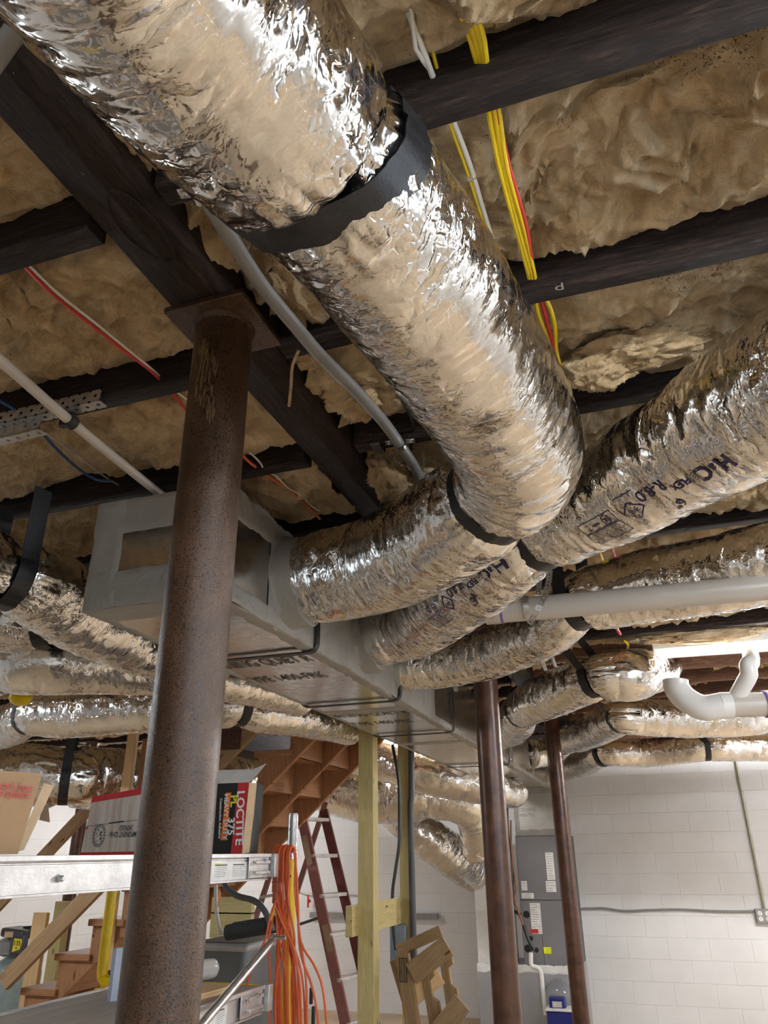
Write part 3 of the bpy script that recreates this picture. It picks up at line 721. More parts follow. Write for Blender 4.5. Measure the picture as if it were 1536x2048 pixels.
strap_round('hanging_strap', d5, d5.sc[8], .045, 'black strap behind the thin dark column', 1.0)
f6c = ctl([(1800, 1480, .80, .115), (1536, 1494, .80, .118), (1411, 1494, .80, .112), (1300, 1505, .79, .120), (1205, 1508, .79, .112), (1165, 1526, .785, .12), (1110, 1540, .78, .12)])
d6 = Duct(f6c, seed=51, step=.014, nth=80, lump=1.0, pinch=[(2, 0, .12, .04), (4, 0, .12, .04)])
tag(d6.mesh('flexible_duct', foil), 'farthest silver flexible duct along the top of the white block wall', 'duct', 'flexible ducts')
strap_round('hanging_strap', d6, d6.sc[2], .045, 'black strap right on the duct along the white wall', 1.0, legdir=(-.1, 0, 0))
strap_round('hanging_strap', d6, d6.sc[4], .045, 'black strap left on the duct along the white wall', 1.0)

# left side ducts
fac = ctl([(-260, 1070, .78, .125), (-60, 1130, .78, .122), (20, 1150, .775, .108), (90, 1180, .77, .125), (160, 1226, .75, .125), (235, 1262, .73, .118), (330, 1300, .72, .115), (440, 1320, .72, .112)])
da = Duct(fac, seed=61, step=.008, nth=110, lump=1.15, pinch=[(2, 0, .16, .035)])
tag(da.mesh('flexible_duct', foilw), 'crumpled silver flexible duct passing under the left edge of the trunk', 'duct', 'flexible ducts')
strap_round('hanging_strap', da, da.sc[2], .055, 'broad black strap around the crumpled duct at the left edge', 1.0, legdir=(.05, -.05, 0))
fbc = ctl([(-200, 1350, .72, .13), (-60, 1345, .71, .128), (15, 1330, .71, .112), (90, 1325, .70, .125), (200, 1330, .70, .115), (320, 1340, .70, .105), (470, 1362, .71, .095), (600, 1395, .72, .09)])
db = Duct(fbc, seed=71, step=.008, nth=100, lump=.8, pinch=[(2, 0, .14, .035)])
tag(db.mesh('flexible_duct', foil2), 'shiny silver flexible duct below the crumpled one at the left edge', 'duct', 'flexible ducts')
strap_round('hanging_strap', db, db.sc[2], .055, 'grey-black strap around the shiny duct at the left edge', .95)
fb2 = ctl([(-200, 1238, .80, .10), (-60, 1240, .79, .10), (30, 1248, .78, .095), (85, 1250, .78, .085), (130, 1240, .80, .085), (200, 1235, .84, .08)])
db2 = Duct(fb2, seed=75, step=.01, nth=90, lump=1.1, pinch=[(3, 0, .14, .035)])
tag(db2.mesh('flexible_duct', foilw), 'small silver flexible duct between the crumpled and shiny ducts at the left edge', 'duct', 'flexible ducts')
strap_round('hanging_strap', db2, db2.sc[3], .05, 'black strap on the small duct beside the crumpled one', .98)
fcc = ctl([(-160, 1480, .72, .13), (0, 1455, .715, .125), (62, 1430, .71, .108), (120, 1428, .70, .122), (250, 1420, .70, .122), (330, 1415, .70, .115), (430, 1410, .70, .118), (482, 1412, .70, .106), (530, 1420, .70, .120), (620, 1437, .70, .108), (700, 1455, .70, .10)])
dc = Duct(fcc, seed=81, step=.010, nth=90, lump=.7, pinch=[(2, 0, .14, .035), (7, 0, .14, .035)])
tag(dc.mesh('flexible_duct', foil2), 'long low silver flexible duct passing behind the near column to the trunk', 'duct', 'flexible ducts')
strap_round('hanging_strap', dc, dc.sc[2], .04, 'black strap beside the yellow lamp holder', .98)
strap_round('hanging_strap', dc, dc.sc[7], .05, 'black strap on the low duct right of the near column', .98)
# far big return duct behind the stairs
fdc = ctl([(-200, 1545, .50, .21), (0, 1552, .50, .205), (135, 1552, .50, .19), (190, 1556, .50, .20), (300, 1562, .50, .205), (480, 1572, .50, .21)])
fdc += [(*PY(600, 1560, 7.2), .24), (*PY(700, 1578, 7.3), .27), (*PY(780, 1590, 7.3), .26), (*PY(860, 1590, 7.35), .22), (*PY(920, 1605, 7.4), .19), (*PY(950, 1640, 7.6), .17), (*PY(962, 1705, 7.8), .16)]
dd = Duct(fdc, seed=91, step=.022, nth=80, lump=2.0, pinch=[(2, 0, .12, .06), (9, 0, .1, .06)])
tag(dd.mesh('flexible_duct', foil), 'wide silver return duct running behind the stairs to the white return chase', 'duct', 'flexible ducts')
strap_round('hanging_strap', dd, dd.sc[2], .06, 'thin black strap on the wide return duct behind the stairs', .98)
fec = [(*PY(690, 1545, 8.1), .15), (*PY(755, 1600, 8.0), .16), (*PY(830, 1655, 7.9), .18), (*PY(895, 1705, 8.1), .20), (*PY(945, 1742, 8.5), .18), (*PY(965, 1750, 8.62), .17)]
de = Duct(fec, seed=95, step=.022, nth=70, lump=1.8)
tag(de.mesh('flexible_duct', foilw), 'silver flexible duct slanting down to the white return chase', 'duct', 'flexible ducts')
ffc = [(*PY(640, 1500, 6.6), .15), (*PY(760, 1520, 6.6), .17), (*PY(860, 1548, 6.6), .17), (*PY(930, 1565, 6.7), .15), (*PY(990, 1580, 6.9), .13), (*PY(1030, 1588, 7.2), .12)]
df = Duct(ffc, seed=97, step=.02, nth=70, lump=1.6, pinch=[(3, 0, .1, .05)])
tag(df.mesh('flexible_duct', foil), 'silver flexible duct tucked under the far half of the grey trunk', 'duct', 'flexible ducts')

# ================================================================ DUCT BOARD TRUNK
ZB, ZT, YF, YE = .608, .93, 1.6, 8.45
XR = lambda y: -.985 - .011 * (y - 1.6)
XL = lambda y: -1.412 - .020 * (y - 1.6)
T = thing('main_duct', 'long rectangular foil duct-board trunk with grey sealed seams', 'duct', (-1.25, YF, ZB))
mb = MB(); ys = np.linspace(YF, YE, 70)
def side(fa, fb, flip, uvd=0):
    G = np.array([[fa(y), fb(y)] for y in ys]); uv = np.stack([np.repeat(ys[:, None], 2, 1), np.array([[0, .4]] * len(ys)) + uvd], -1)
    if flip: G = G[:, ::-1]; uv = uv[:, ::-1]
    mb.grid(G, uv)
side(lambda y: (XL(y), y, ZB), lambda y: (XR(y), y, ZB), True); side(lambda y: (XR(y), y, ZB), lambda y: (XR(y), y, ZT), True, 1)
side(lambda y: (XR(y), y, ZT), lambda y: (XL(y), y, ZT), True, 2); side(lambda y: (XL(y), y, ZT), lambda y: (XL(y), y, ZB), True, 3)
mb.add([(XL(YF), YF, ZB), (XR(YF), YF, ZB), (XR(YF), YF, ZT), (XL(YF), YF, ZT)], [(0, 1, 2, 3)], [[(0, 0), (.43, 0), (.43, .32), (0, .32)]])
mb.add([(XL(YE), YE, ZB), (XR(YE), YE, ZB), (XR(YE), YE, ZT), (XL(YE), YE, ZT)], [(3, 2, 1, 0)], [[(0, 0), (.43, 0), (.43, .32), (0, .32)]])
mk('duct_board_shell', mb, foilb, T, sharp=30)
def band(mbx, P0, P1, W, N, w0, w1, seed, wav=.006, thk=.0025, step=.01):
    """irregular painted band from P0 to P1, spanning w0..w1 along W, raised by thk along N"""
    P0, P1, W, N = A(*P0), A(*P1), nrm(W), nrm(N); L = np.linalg.norm(P1 - P0); n = max(3, int(L / step)); t_ = np.linspace(0, 1, n)
    k = np.stack([t_ * L * 14, t_ * 0, t_ * 0], -1); e0 = w0 + (wav * fbm(k, 3, seed) if w0 is not None else 0); e1 = w1 + wav * fbm(k + 9, 3, seed + 1)
    B_ = P0 + (P1 - P0) * t_[:, None]; rows = [B_ + W * (e0)[:, None], B_ + W * (e0 + .003)[:, None] + N * thk]
    for q in (.25, .5, .75): rows.append(B_ + W * (e0 + (e1 - e0) * q)[:, None] + N * (thk + .0022 * gn(np.stack([t_ * L * 9, t_ * 0 + q * 3, t_ * 0], -1), seed + 4))[:, None])
    rows += [B_ + W * (e1 - .003)[:, None] + N * thk, B_ + W * e1[:, None]]
    G = np.stack(rows, 1)
    nn = np.cross(G[1, 0] - G[0, 0], G[0, 3] - G[0, 0])
    mbx.grid(G if nn.dot(N) > 0 else G[:, ::-1])
m1 = MB(); fl, fr = XL(YF), XR(YF); Nf = (0, -1, 0)
band(m1, (fl, YF, ZT), (fr, YF, ZT), (0, 0, -1), Nf, 0, .105, 1, .003); band(m1, (fl, YF, ZB), (fr, YF, ZB), (0, 0, 1), Nf, 0, .105, 2, .004)
band(m1, (fl, YF, ZB), (fl, YF, ZT), (1, 0, 0), Nf, 0, .100, 3, .003); band(m1, (fr, YF, ZB), (fr, YF, ZT), (-1, 0, 0), Nf, 0, .085, 4, .003)
mk('front_sealant', m1, mastic, T, sharp=60)
m1 = MB(); Nr = (1, 0, 0)
def rp(y, z): return (XR(y) , y, z)
band(m1, rp(YF, ZT), rp(4.3, ZT), (0, 0, -1), Nr, 0, .085, 5, .012); band(m1, rp(1.86, ZB), rp(3.75, ZB), (0, 0, 1), Nr, 0, .31, 6, .004)
band(m1, rp(YF, ZB), rp(1.9, ZB), (0, 0, 1), Nr, 0, .05, 7, .006); band(m1, rp(3.75, ZB), rp(YE, ZB), (0, 0, 1), Nr, 0, .03, 8, .006)
band(m1, rp(YF, ZB), rp(YF, ZT), (0, 1, 0), Nr, 0, .03, 9, .004)
for y in (4.9, 6.1, 7.3): band(m1, rp(y, ZB), rp(y, ZT), (0, 1, 0), Nr, -.05, .05, 10 + int(y), .006)
mk('side_sealant', m1, mastic, T, sharp=60)
m1 = MB(); Nb = (0, 0, -1)
for y, h in ((YF + .055, .055), (2.62, .0), (3.36, .05), (4.56, .05), (5.76, .05), (6.96, .05), (8.1, .05)):
    if h: band(m1, (XL(y), y, ZB), (XR(y), y, ZB), (0, 1, 0), Nb, -h, h, int(y * 7), .006)
band(m1, (XR(YF), YF, ZB), (XR(YE), YE, ZB), (-1, 0, 0), Nb, 0, .045, 31, .012); band(m1, (XL(YF), YF, ZB), (XL(YE), YE, ZB), (1, 0, 0), Nb, 0, .022, 32, .006)
mk('bottom_sealant', m1, mastic, T, sharp=60)
# stamped lettering on the underside
m1 = MB()
c = PZ(540, 1324, ZB); put_text(m1, 'CORNING QUIET R', (-1.27, c[1], ZB), (1, 0, 0), (0, -1, 0), .125, .0008, .40, .002)
c = PZ(545, 1358, ZB); put_text(m1, 'TYPE 1400-FRK', (-1.27, c[1], ZB), (1, 0, 0), (0, -1, 0), .125, .0008, .40, .002)
c = PZ(720, 1430, ZB); put_text(m1, 'CORNING QUIET R', (-1.28, c[1], ZB), (1, 0, 0), (0, -1, 0), .125, .0008, .40, .002)
c = PZ(720, 1448, ZB); put_text(m1, 'TYPE 1400-FRK', (-1.28, c[1], ZB), (1, 0, 0), (0, -1, 0), .125, .0008, .40, .002)
mk('stamped_lettering', m1, blackink, T)
# trapeze hangers around the trunk
def hanger(px, py, label):
    y = PZ(px, py, ZB)[1]; xl, xr = XL(y) - .012, XR(y) + .012; z = ZB - .010; P = [(xl, y, 1.0), (xl, y, z + .04)]
    for a in np.linspace(180, 270, 6): P.append((xl + .03 + .03 * math.cos(math.radians(a)), y, z + .03 + .03 * math.sin(math.radians(a))))
    for a in np.linspace(270, 360, 6): P.append((xr - .03 + .03 * math.cos(math.radians(a)), y, z + .03 + .03 * math.sin(math.radians(a))))
    P += [(xr, y, z + .04), (xr, y, 1.0)]; P = np.array(P); tg = np.gradient(P, axis=0); tg /= np.linalg.norm(tg, axis=1)[:, None]; Yv = A(0, 1, 0); nn = np.cross(tg, Yv); m_ = MB(); wd = .028
    loop = [P - Yv * wd / 2 + nn * .002, P + Yv * wd / 2 + nn * .002, P + Yv * wd / 2 - nn * .002, P - Yv * wd / 2 - nn * .002, P - Yv * wd / 2 + nn * .002]
    m_.grid(np.stack(loop, 1)); return tag(mk('duct_hanger', m_, strap_m, sharp=40), label, 'hanger', 'black hangers around the trunk')
hanger(612, 1300, 'black hanger around the trunk nearest the camera, above the stamped word')
hanger(783, 1398, 'black hanger around the trunk just past the third collar')
hanger(890, 1462, 'black hanger around the trunk left of the middle column')
hanger(1015, 1527, 'black hanger around the trunk between the two right columns')
# collars where the flexes meet the trunk
def collar(name, c, x1, r, seed, label=None):
    m_ = MB(); n = 60; th = np.linspace(0, 2 * math.pi, n + 1); rows = []
    y, z = c
    for t_, rr in ((0, 1.10), (.03, 1.08), (.06, 1.03), (.3, 1.0), (.6, 1.0), (.96, .97), (1.0, .80)):
        x = XR(y) + (x1 - XR(y)) * t_; R_ = rr * r + .006 * gn(np.stack([np.cos(th) * 1.6, np.sin(th) * 1.6, th * 0 + t_ * 2], -1), seed)
        rows.append(np.stack([th * 0 + x, y + R_ * np.cos(th), z + np.minimum(R_ * np.sin(th), ZT - z)], -1))
    G = np.array(rows); G[:, -1] = G[:, 0]; m_.grid(G[:, ::-1]); mk(name, m_, mastic, T, sharp=60)
pe = big.C[-1]; collar('collar', (pe[1], pe[2] - .005), pe[0] + .02, .142, 3)
pe = d2.C[-1]; collar('collar', (pe[1], pe[2] - .01), pe[0] + .02, .130, 5)
pe = d3.C[-1]; collar('collar', (pe[1], pe[2]), pe[0] + .02, .112, 7)
pe = d4.C[-1]; collar('collar', (pe[1], pe[2]), min(pe[0], -.9), .125, 8)
pe = d5.C[-1]; collar('collar', (pe[1], pe[2]), min(pe[0], -.9), .12, 9)
pe = d6.C[-1]; collar('collar', (pe[1], pe[2]), min(pe[0], -.9), .12, 10)

# ================================================================ LIGHTS
tube_d = emit('lit_dimmer_fluorescent_tube', (1.0, .97, .93), TUBE * .13)
tube_f = emit('lit_fill_fluorescent_tube', (.90, .95, 1.0), TUBE * .62)
tube_b = emit('added_bright_fluorescent_tube', (.96, .98, 1.0), TUBE * 2.5)
tube_s = emit('lit_warm_fluorescent_tube', (.98, .98, 1.0), TUBE * .95)
def fixture(name, x0, x1, y, label, cool=False, dim=False, z=.975):
    t = thing(name, label, 'light', ((x0 + x1) / 2, y, z), 'fluorescent ceiling fixtures')
    mk('housing', MB().prism([(x0, y - .06, z + .02), (x0, y - .035, z - .012), (x0, y + .035, z - .012), (x0, y + .06, z + .02), (x0, y + .06, z + .024), (x0, y - .06, z + .024)], (x1 - x0, 0, 0)), ltgrey, t)
    mk('fluorescent_tube', MB().cyl((x0 + .02, y, z - .034), (x1 - .02, y, z - .034), .016, 16), (dim or (tube_c if cool else tube_m)), t)
    m_ = MB()
    for x in (x0 + .012, x1 - .012): m_.box((x, y, z - .026), (.016, .036, .05))
    mk('lamp_holder', m_, whitep, t, bevel=.002)
    return t
fixture('fluorescent_fixture', .085, 1.35, 4.18, 'lit fluorescent fixture under the joists at the right edge', False, tube_d)
fixture('fluorescent_fixture', .62, 1.85, .30, 'lit fluorescent fixture out of view right of the camera', True, tube_f)
fixture('fluorescent_fixture', .1, 1.3, -1.3, 'lit fluorescent fixture behind the camera', True, tube_f)
fixture('fluorescent_fixture', 1.35, 2.6, 2.4, 'lit fluorescent fixture far right of the camera', True)
fixture('fluorescent_fixture', 1.35, 2.6, 6.9, 'added unseen fluorescent fixture brightening the right end of the back wall', False, tube_b)  # out-of-view fixture added to brighten the back wall
fixture('fluorescent_fixture', -5.2, -3.9, 2.3, 'lit fluorescent fixture left of the scaffold', True)
fixture('fluorescent_fixture', -2.45, -1.55, 6.6, 'lit fluorescent fixture behind the stairs', False, tube_s)
fixture('fluorescent_fixture', -5.9, -4.7, 7.7, 'added unseen fluorescent fixture in the far left corner, lighting the white wall', False, tube_s)  # unseen fixture, put in to light the left part of the back wall

# ================================================================ PIPES, CONDUIT, WIRES
o = tag(mk('conduit', wire(MB(), [PZ(150, 90, .985), PZ(232, 205, .985), PZ(320, 295, .985), PZ(402, 385, .985), PZ(455, 465, .985), PZ(520, 565, .985), PZ(585, 645, .985), PZ(640, 710, .985), PZ(715, 785, .985), PZ(768, 845, .985), PZ(800, 890, .985), PZ(832, 940, .985), PZ(856, 1000, .985), PZ(862, 1050, .99)], .0145, 16), conduit_m), 'grey flexible conduit clamped under the joists left of the large duct', 'conduit')
def clamp(px, py, label, sc_=1):
    c = PZ(px, py, .985); t = thing('pipe_clamp', label, 'clamp', c); X = nrm((1, .18, 0)); Y = np.cross((0, 0, 1), X)
    m_ = MB(); a = np.linspace(-math.pi / 2 - .5, math.pi / 2 + .5, 16); r = .0150
    G = np.array([[c + X * r * math.sin(q) - A(0, 0, 1) * r * math.cos(q) + Y * s_ * .009 for s_ in (-1, 1)] for q in a]); m_.grid(G); G2 = np.array([[c + X * (r + .002) * math.sin(q) - A(0, 0, 1) * (r + .002) * math.cos(q) + Y * s_ * .009 for s_ in (-1, 1)] for q in a]); m_.grid(G2[:, ::-1])
    for i in (0, -1):
        for g in (G, G2): pass
    mk('saddle', m_, clampzinc, t)
    for s_ in (-1, 1):
        e = MB(); e.box(c + X * s_ * .027 + A(0, 0, .008), (.024, .020, .003), np.array([X, Y, (0, 0, 1)]).T); er_ = mk('ear', e, clampzinc, t, bevel=.001)
        e = MB(); e.lathe(c + X * s_ * .029 + A(0, 0, .006), [(.0055, 0), (.0055, -.002), (.003, -.0035)], 18); e.lathe(c + X * s_ * .029 + A(0, 0, .0025), [(.002, 0), (.0018, -.0006)], 8); mk('screw', e, galv, er_)
    return t
clamp(402, 389, 'zinc two-screw clamp on the grey conduit near the top left')
clamp(800, 889, 'zinc two-screw clamp on the grey conduit over the strapped joist')
tag(mk('black_cable', wire(MB(), [PZ(470, 395, .99), PZ(560, 480, .99), PZ(640, 583, .99), PZ(700, 665, 1.0), PZ(745, 720, 1.0), PZ(785, 770, 1.0), PZ(812, 815, 1.0), PZ(826, 850, 1.01), PZ(820, 905, 1.03), PZ(805, 930, 1.05)], .0045, 8), black_w), 'black cable hugging the left side of the large duct', 'cable')
# perforated strap round the third joist
def hoop_strap(name, x, y0, y1, z0, z1, wd, label, mat=galv):
    P = np.array([(x, y0, z1), (x, y0, z0 + .006), (x, y0 + .006, z0), (x, y1 - .006, z0), (x, y1, z0 + .006), (x, y1, z1)]); m_ = MB()
    for a, b in zip(P[:-1], P[1:]): 
        m_.board(a, b, wd, .0018, (1, 0, 0))
    for z in np.arange(z0 + .03, z1, .022): m_.cyl((x, y0 - .0012, z), (x, y0 - .0008, z), .0035, 10)
    for y in np.arange(y0 + .012, y1, .02): m_.cyl((x, y, z0 - .0012), (x, y, z0 - .0008), .0035, 10)
    return tag(mk(name, m_, mat), label, 'strap')
hoop_strap('perforated_strap', PZ(745, 880, 1.0)[0], 1.650, 1.703, .995, 1.12, .026, 'dark perforated metal strap looped under the joist beside the conduit', plain('dark_galvanized', (.10, .09, .085), .5, .6))
# white pipe along the left side
wp = tag(mk('water_pipe', wire(MB(), [(PZ(-120, 625, .965)), PZ(0, 720, .965), PZ(140, 842, .965), PZ(325, 992, .965), A(-1.262, 1.9, .965)], .0125, 16), pvc), 'cream plastic pipe crossing the left ceiling to the top of the trunk', 'pipe')
pc = PZ(140, 842, .965); t = thing('pipe_hanger', 'black plastic pipe clamp at the end of the slotted channel', 'clamp', pc); mb = MB(); Yp = nrm(PZ(325, 992, .965) - PZ(0, 720, .965))
mb.lathe(pc - Yp * .012, [(.0130, 0), (.0185, 0), (.0185, .024), (.0130, .024)], 24, Yp); mk('clamp_ring', mb, blackp, t)
mb = MB(); mb.box(pc + A(-.019, 0, 0), (.014, .018, .026)); mb.box(pc + A(.0, .0, .02), (.012, .02, .02)); mk('clamp_lug', mb, blackp, t, bevel=.002)
t0 = tag(mk('pipe_stub', wire(MB(), [PZ(62, 20, .94), PZ(30, 62, .94), PZ(-20, 135, .94)], .0135, 16), conduit_m), 'short pale grey pipe crossing the top left corner', 'pipe')
# slotted galvanised channels
def slotted(p0, p1, label, w0=.031):
    p0, p1 = A(*p0), A(*p1); t = thing('slotted_channel', label, 'channel', (p0 + p1) / 2); X = nrm(p1 - p0); L = np.linalg.norm(p1 - p0); n = int(L / .031)
    m_ = MB(); m_.strip_holes(p0, X, np.cross((0, 0, 1), X), (0, 0, -1), n, L / n, w0, .0048, .0018); mk('bottom_flange', m_, galv, t)
    m_ = MB(); m_.strip_holes(p0 + A(0, 0, w0 / 2) - np.cross((0, 0, 1), X) * w0 / 2, X, (0, 0, 1), np.cross((0, 0, 1), X), n, L / n, w0, .0048, .0018); mk('side_flange', m_, galv, t)
slotted(PZ(-90, 905, .955), PZ(88, 862, .955), 'nearer galvanized slotted channel at the left edge')
slotted(PZ(-60, 868, .985), PZ(208, 806, .985), 'galvanized slotted channel behind the black pipe clamp')
# wires: (name, colour, pixel path, label)
def wires(name, mat, paths, label, r=.0032, cat='cable', group=None):
    return tag(mk(name, wire(MB(), paths, r, 8), mat), label, cat, group)
def zz(z, *p): return [PZ(x, y, z) for x, y in p]
wires('electrical_cable', red_w, zz(1.012, (20, 500), (52, 535), (110, 592), (190, 655), (250, 703), (302, 742)) + [PY(325, 765, 1.24)], 'red cable left of the near column, first bay', .0035)
wires('electrical_cable', white_w, zz(1.016, (30, 505), (62, 535), (120, 590), (190, 645), (245, 690), (300, 735)) + [PY(325, 757, 1.24)], 'white cable beside the red one, left of the near column', .003)
wires('electrical_cable', red_w, zz(1.012, (335, 775), (352, 795), (384, 833), (430, 875)), 'red cable just left of the near column shaft', .0034)
wires('electrical_cable', white_w, zz(1.014, (345, 778), (362, 790), (392, 812)), 'short white cable behind the near column shaft', .0026)
wires('electrical_cable', orange_w, zz(1.01, (480, 905), (500, 925), (545, 958), (580, 980), (610, 1008), (640, 1038)), 'orange cable right of the near column, low bay', .0042)
wires('electrical_cable', white_w, zz(1.006, (500, 905), (520, 925), (532, 945), (550, 950), (575, 975), (605, 992), (620, 1010), (640, 1022)), 'thin white wavy cable beside the orange one', .0026)
wires('water_tubing', blue_w, zz(1.0, (70, 848), (85, 868), (120, 905), (160, 940), (195, 960), (222, 962)), 'dark blue tubing sagging below the insulation at left', .0042, 'tubing')
wires('electrical_cable', galv, zz(1.005, (90, 862), (105, 876), (160, 915), (205, 950), (237, 970)), 'thin grey rod beside the blue tubing', .0022)
wires('water_tubing', blue_w, zz(1.005, (-30, 770), (0, 803), (18, 812), (30, 820)), 'short blue tubing end at the left edge', .004, 'tubing')
# right side cables through joist one
J1 = 'first bay right of the large duct'
wires('electrical_cable', white_w, [PY(800, -40, .62), PY(822, 40, .66), PY(850, 110, .70), PY(868, 160, .737), PY(874, 170, .76)], 'thick white cable entering the first joist', .0045)
wires('electrical_cable', white_w, [PY(812, -40, .62), PY(826, 50, .66), PY(833, 105, .69), PY(858, 135, .72), PY(866, 165, .745)], 'looped white cable entering the first joist', .0034)
wires('electrical_cable', yellow_w, [PY(835, -40, .62), PY(846, 20, .66), PY(868, 115, .715), PY(878, 150, .745)], 'single yellow cable behind the white pair at the top', .003)
for q, (dx, mt, lb) in enumerate(((0, yellow_w, 'left yellow cable of the top bundle'), (14, yellow_w, 'second yellow cable of the top bundle'), (9, orange_w, 'orange cable inside the top yellow bundle'), (27, yellow_w, 'third yellow cable of the top bundle'), (38, yellow_w, 'right yellow cable of the top bundle'))):
    z_ = -.003 * (q % 2)
    wires('electrical_cable', mt, [PY(905 + dx, -40, .62) + A(0, 0, z_), PY(915 + dx * .9, 15, .655) + A(0, 0, z_), PY(940 + dx * .7, 75, .70), PY(956 + dx * .45, 132, .737), PY(960 + dx * .4, 142, .76)], lb, .0046 if mt is yellow_w else .0034)
wires('electrical_cable', yellow_w, zz(1.018, (893, 225), (905, 262), (935, 345), (965, 440), (985, 505), (992, 545)), 'yellow cable nearest the large duct in the first bay', .0030)
wires('electrical_cable', white_w, zz(1.018, (900, 225), (913, 258), (940, 330), (965, 415), (990, 500), (1000, 545)), 'white cable nearest the large duct in the first bay', .0042)
for q, (x0, x1, x2, x3, mt, r_) in enumerate(((978, 1000, 1030, 1056, yellow_w, .0042), (990, 1008, 1036, 1062, yellow_w, .0042), (998, 1015, 1046, 1068, yellow_w, .0040), (996, 1020, 1052, 1066, red_w, .0036))):
    wires('electrical_cable', mt, [PZ(x0 - 4, 205, 1.03), PZ(x0 + 2, 240, 1.018), PZ(x1, 340, 1.010 + .002 * (q % 2)), PZ(x2, 450, 1.010), PZ(x3, 545, 1.015), PZ(x3 + 2, 556, 1.02)], ['left', 'middle', 'right', 'red'][q] + (' yellow' if q < 3 else '') + ' cable of the bundle crossing the first bay', r_)
for q, (P, mt) in enumerate((([(1070, 590), (1076, 625), (1092, 668), (1106, 705)], yellow_w), ([(1080, 590), (1090, 628), (1104, 680), (1114, 715)], red_w), ([(1086, 590), (1100, 615), (1110, 655), (1112, 700), (1122, 738)], yellow_w))):
    wires('electrical_cable', mt, zz(1.012, *P), ['yellow cable left of the red one above the duct end', 'red cable above the duct end', 'bowed yellow cable right of the red one above the duct end'][q], .0044)
wires('electrical_cable', yellow_w, zz(1.0, (1155, 880), (1162, 900), (1170, 915)), 'short yellow cable end above the printed duct', .005)
for q, (x, y, mt) in enumerate(((1200, 1105, yellow_w), (1225, 1100, red_w))): wires('electrical_cable', mt, zz(1.0, (x - 6, y - 20), (x, y), (x + 6, y + 18)), ['yellow', 'red'][q] + ' cable end behind the printed duct', .005)
wires('electrical_cable', red_w, zz(.99, (1225, 1245), (1232, 1255), (1240, 1268)), 'red cable end left of the lit insulation', .008)
wires('electrical_cable', yellow_w, zz(.99, (1250, 1283), (1256, 1290), (1256, 1300)), 'yellow cable end left of the light fixture', .007)

# drain pipe across the right
p0, p1 = PZ(1700, 1160, .73), PZ(985, 1224, .73); t = thing('drain_pipe', 'pale plastic drain pipe crossing in front of the third duct', 'pipe', (p0 + p1) / 2)
mk('pipe_body', MB().cyl(p0, p1, .039, 40), pvc, t)
X = nrm(p1 - p0); c = PZ(1003, 1221, .73); mb = MB(); mb.lathe(c, [(.0395, 0), (.043, .004), (.043, .05), (.0395, .055)], 36, X); mk('coupling', mb, pvc, t)
mb = MB(); mb.lathe(c - X * .004, [(.0392, 0), (.0436, .001), (.0436, .006), (.0392, .007)], 36, X); mk('primer_ring', mb, primer, t)
def perf_strap(label, P, wd=.019):
    P, _ = spline(P, .02); t = thing('perforated_strap', label, 'strap', P[0]); m_ = MB(); tg = np.gradient(P, axis=0)
    for i in range(len(P) - 1): 
        Xv = P[i + 1] - P[i]; N_ = nrm(np.cross(Xv, np.cross(-P[i], Xv))); W_ = np.cross(nrm(Xv), nrm(-P[i] - nrm(Xv) * (-P[i]).dot(nrm(Xv)))); m_.strip_holes(P[i], Xv, W_, np.cross(nrm(Xv), W_), 1, np.linalg.norm(Xv), wd, .0038, .001)
    mk('strap_band', m_, galv, t); return t
perf_strap('perforated metal strap curling in front of the drain pipe', [PZ(1096, 1090, .93), PZ(1100, 1130, .88), PZ(1097, 1165, .80), PZ(1088, 1195, .74), PZ(1072, 1225, .69), PZ(1058, 1248, .665)])
perf_strap('straight perforated metal strap behind the drain pipe', [PZ(1085, 1110, .97), PZ(1080, 1150, .90), PZ(1076, 1190, .79), PZ(1073, 1215, .76)])
c = PZ(1060, 1216, .73); mb = MB(); mb.lathe(c, [(.0392, 0), (.0405, 0), (.0405, .019), (.0392, .019)], 36, X); tag(mk('metal_band', mb, galv, sharp=30), 'metal band hugging the left end of the drain pipe', 'strap')

# white drain assembly at the far right
t = thing('drain_fittings', 'white plastic elbow, tee and drop pipe below the far ducts', 'pipe', PZ(1450, 1410, .72))
e1 = PZ(1430, 1412, .60); e0 = e1 + A(-.15, 0, .10); e2 = PZ(1700, 1402, .60)
mb = MB(); wire(mb, [e0 + A(0, 0, .03), e0 + A(0, 0, -.01), e0 + A(.035, 0, -.065), e1 + A(-.05, 0, -.005), e1 + A(.03, 0, 0)], .058, 28, .012); mk('elbow', mb, pvc_w, t)
X = nrm(e2 - e1); mk('pipe_body', MB().cyl(e1, e2, .054, 32), pvc, t)
for q in (.02, .22): 
    mb = MB(); mb.lathe(e1 + X * q, [(.054, 0), (.060, .002), (.060, .05 if q < .1 else .16), (.054, .052 if q < .1 else .162)], 32, X); mk('coupling', mb, pvc_w, t)
mb = MB(); mb.lathe(e1 + X * .212, [(.0543, 0), (.0608, .001), (.0608, .007), (.0543, .008)], 32, X); mk('primer_ring', mb, primer, t)
a0 = PZ(1440 + 27, 1407, .61); a1 = PZ(1497, 1350, .72); mb = MB(); wire(mb, [a0, (a0 + a1) / 2, a1, a1 + A(.005, 0, .04), PZ(1502, 1322, .80), PZ(1500, 1300, .95)], .038, 24, .01); mk('drop_pipe', mb, pvc_w, t)
mb = MB(); mb.lathe(PZ(1502, 1322, .80), [(.039, 0), (.041, .001), (.041, .012), (.039, .013)], 28); mk('primer_ring', mb, primer, t)
tag(mk('water_pipe', wire(MB(), [PZ(1305, 1315, .93), PZ(1420, 1307, .93), PZ(1700, 1288, .93)], .011, 14), pvc_w), 'thin white pipe just below the fluorescent fixture', 'pipe')
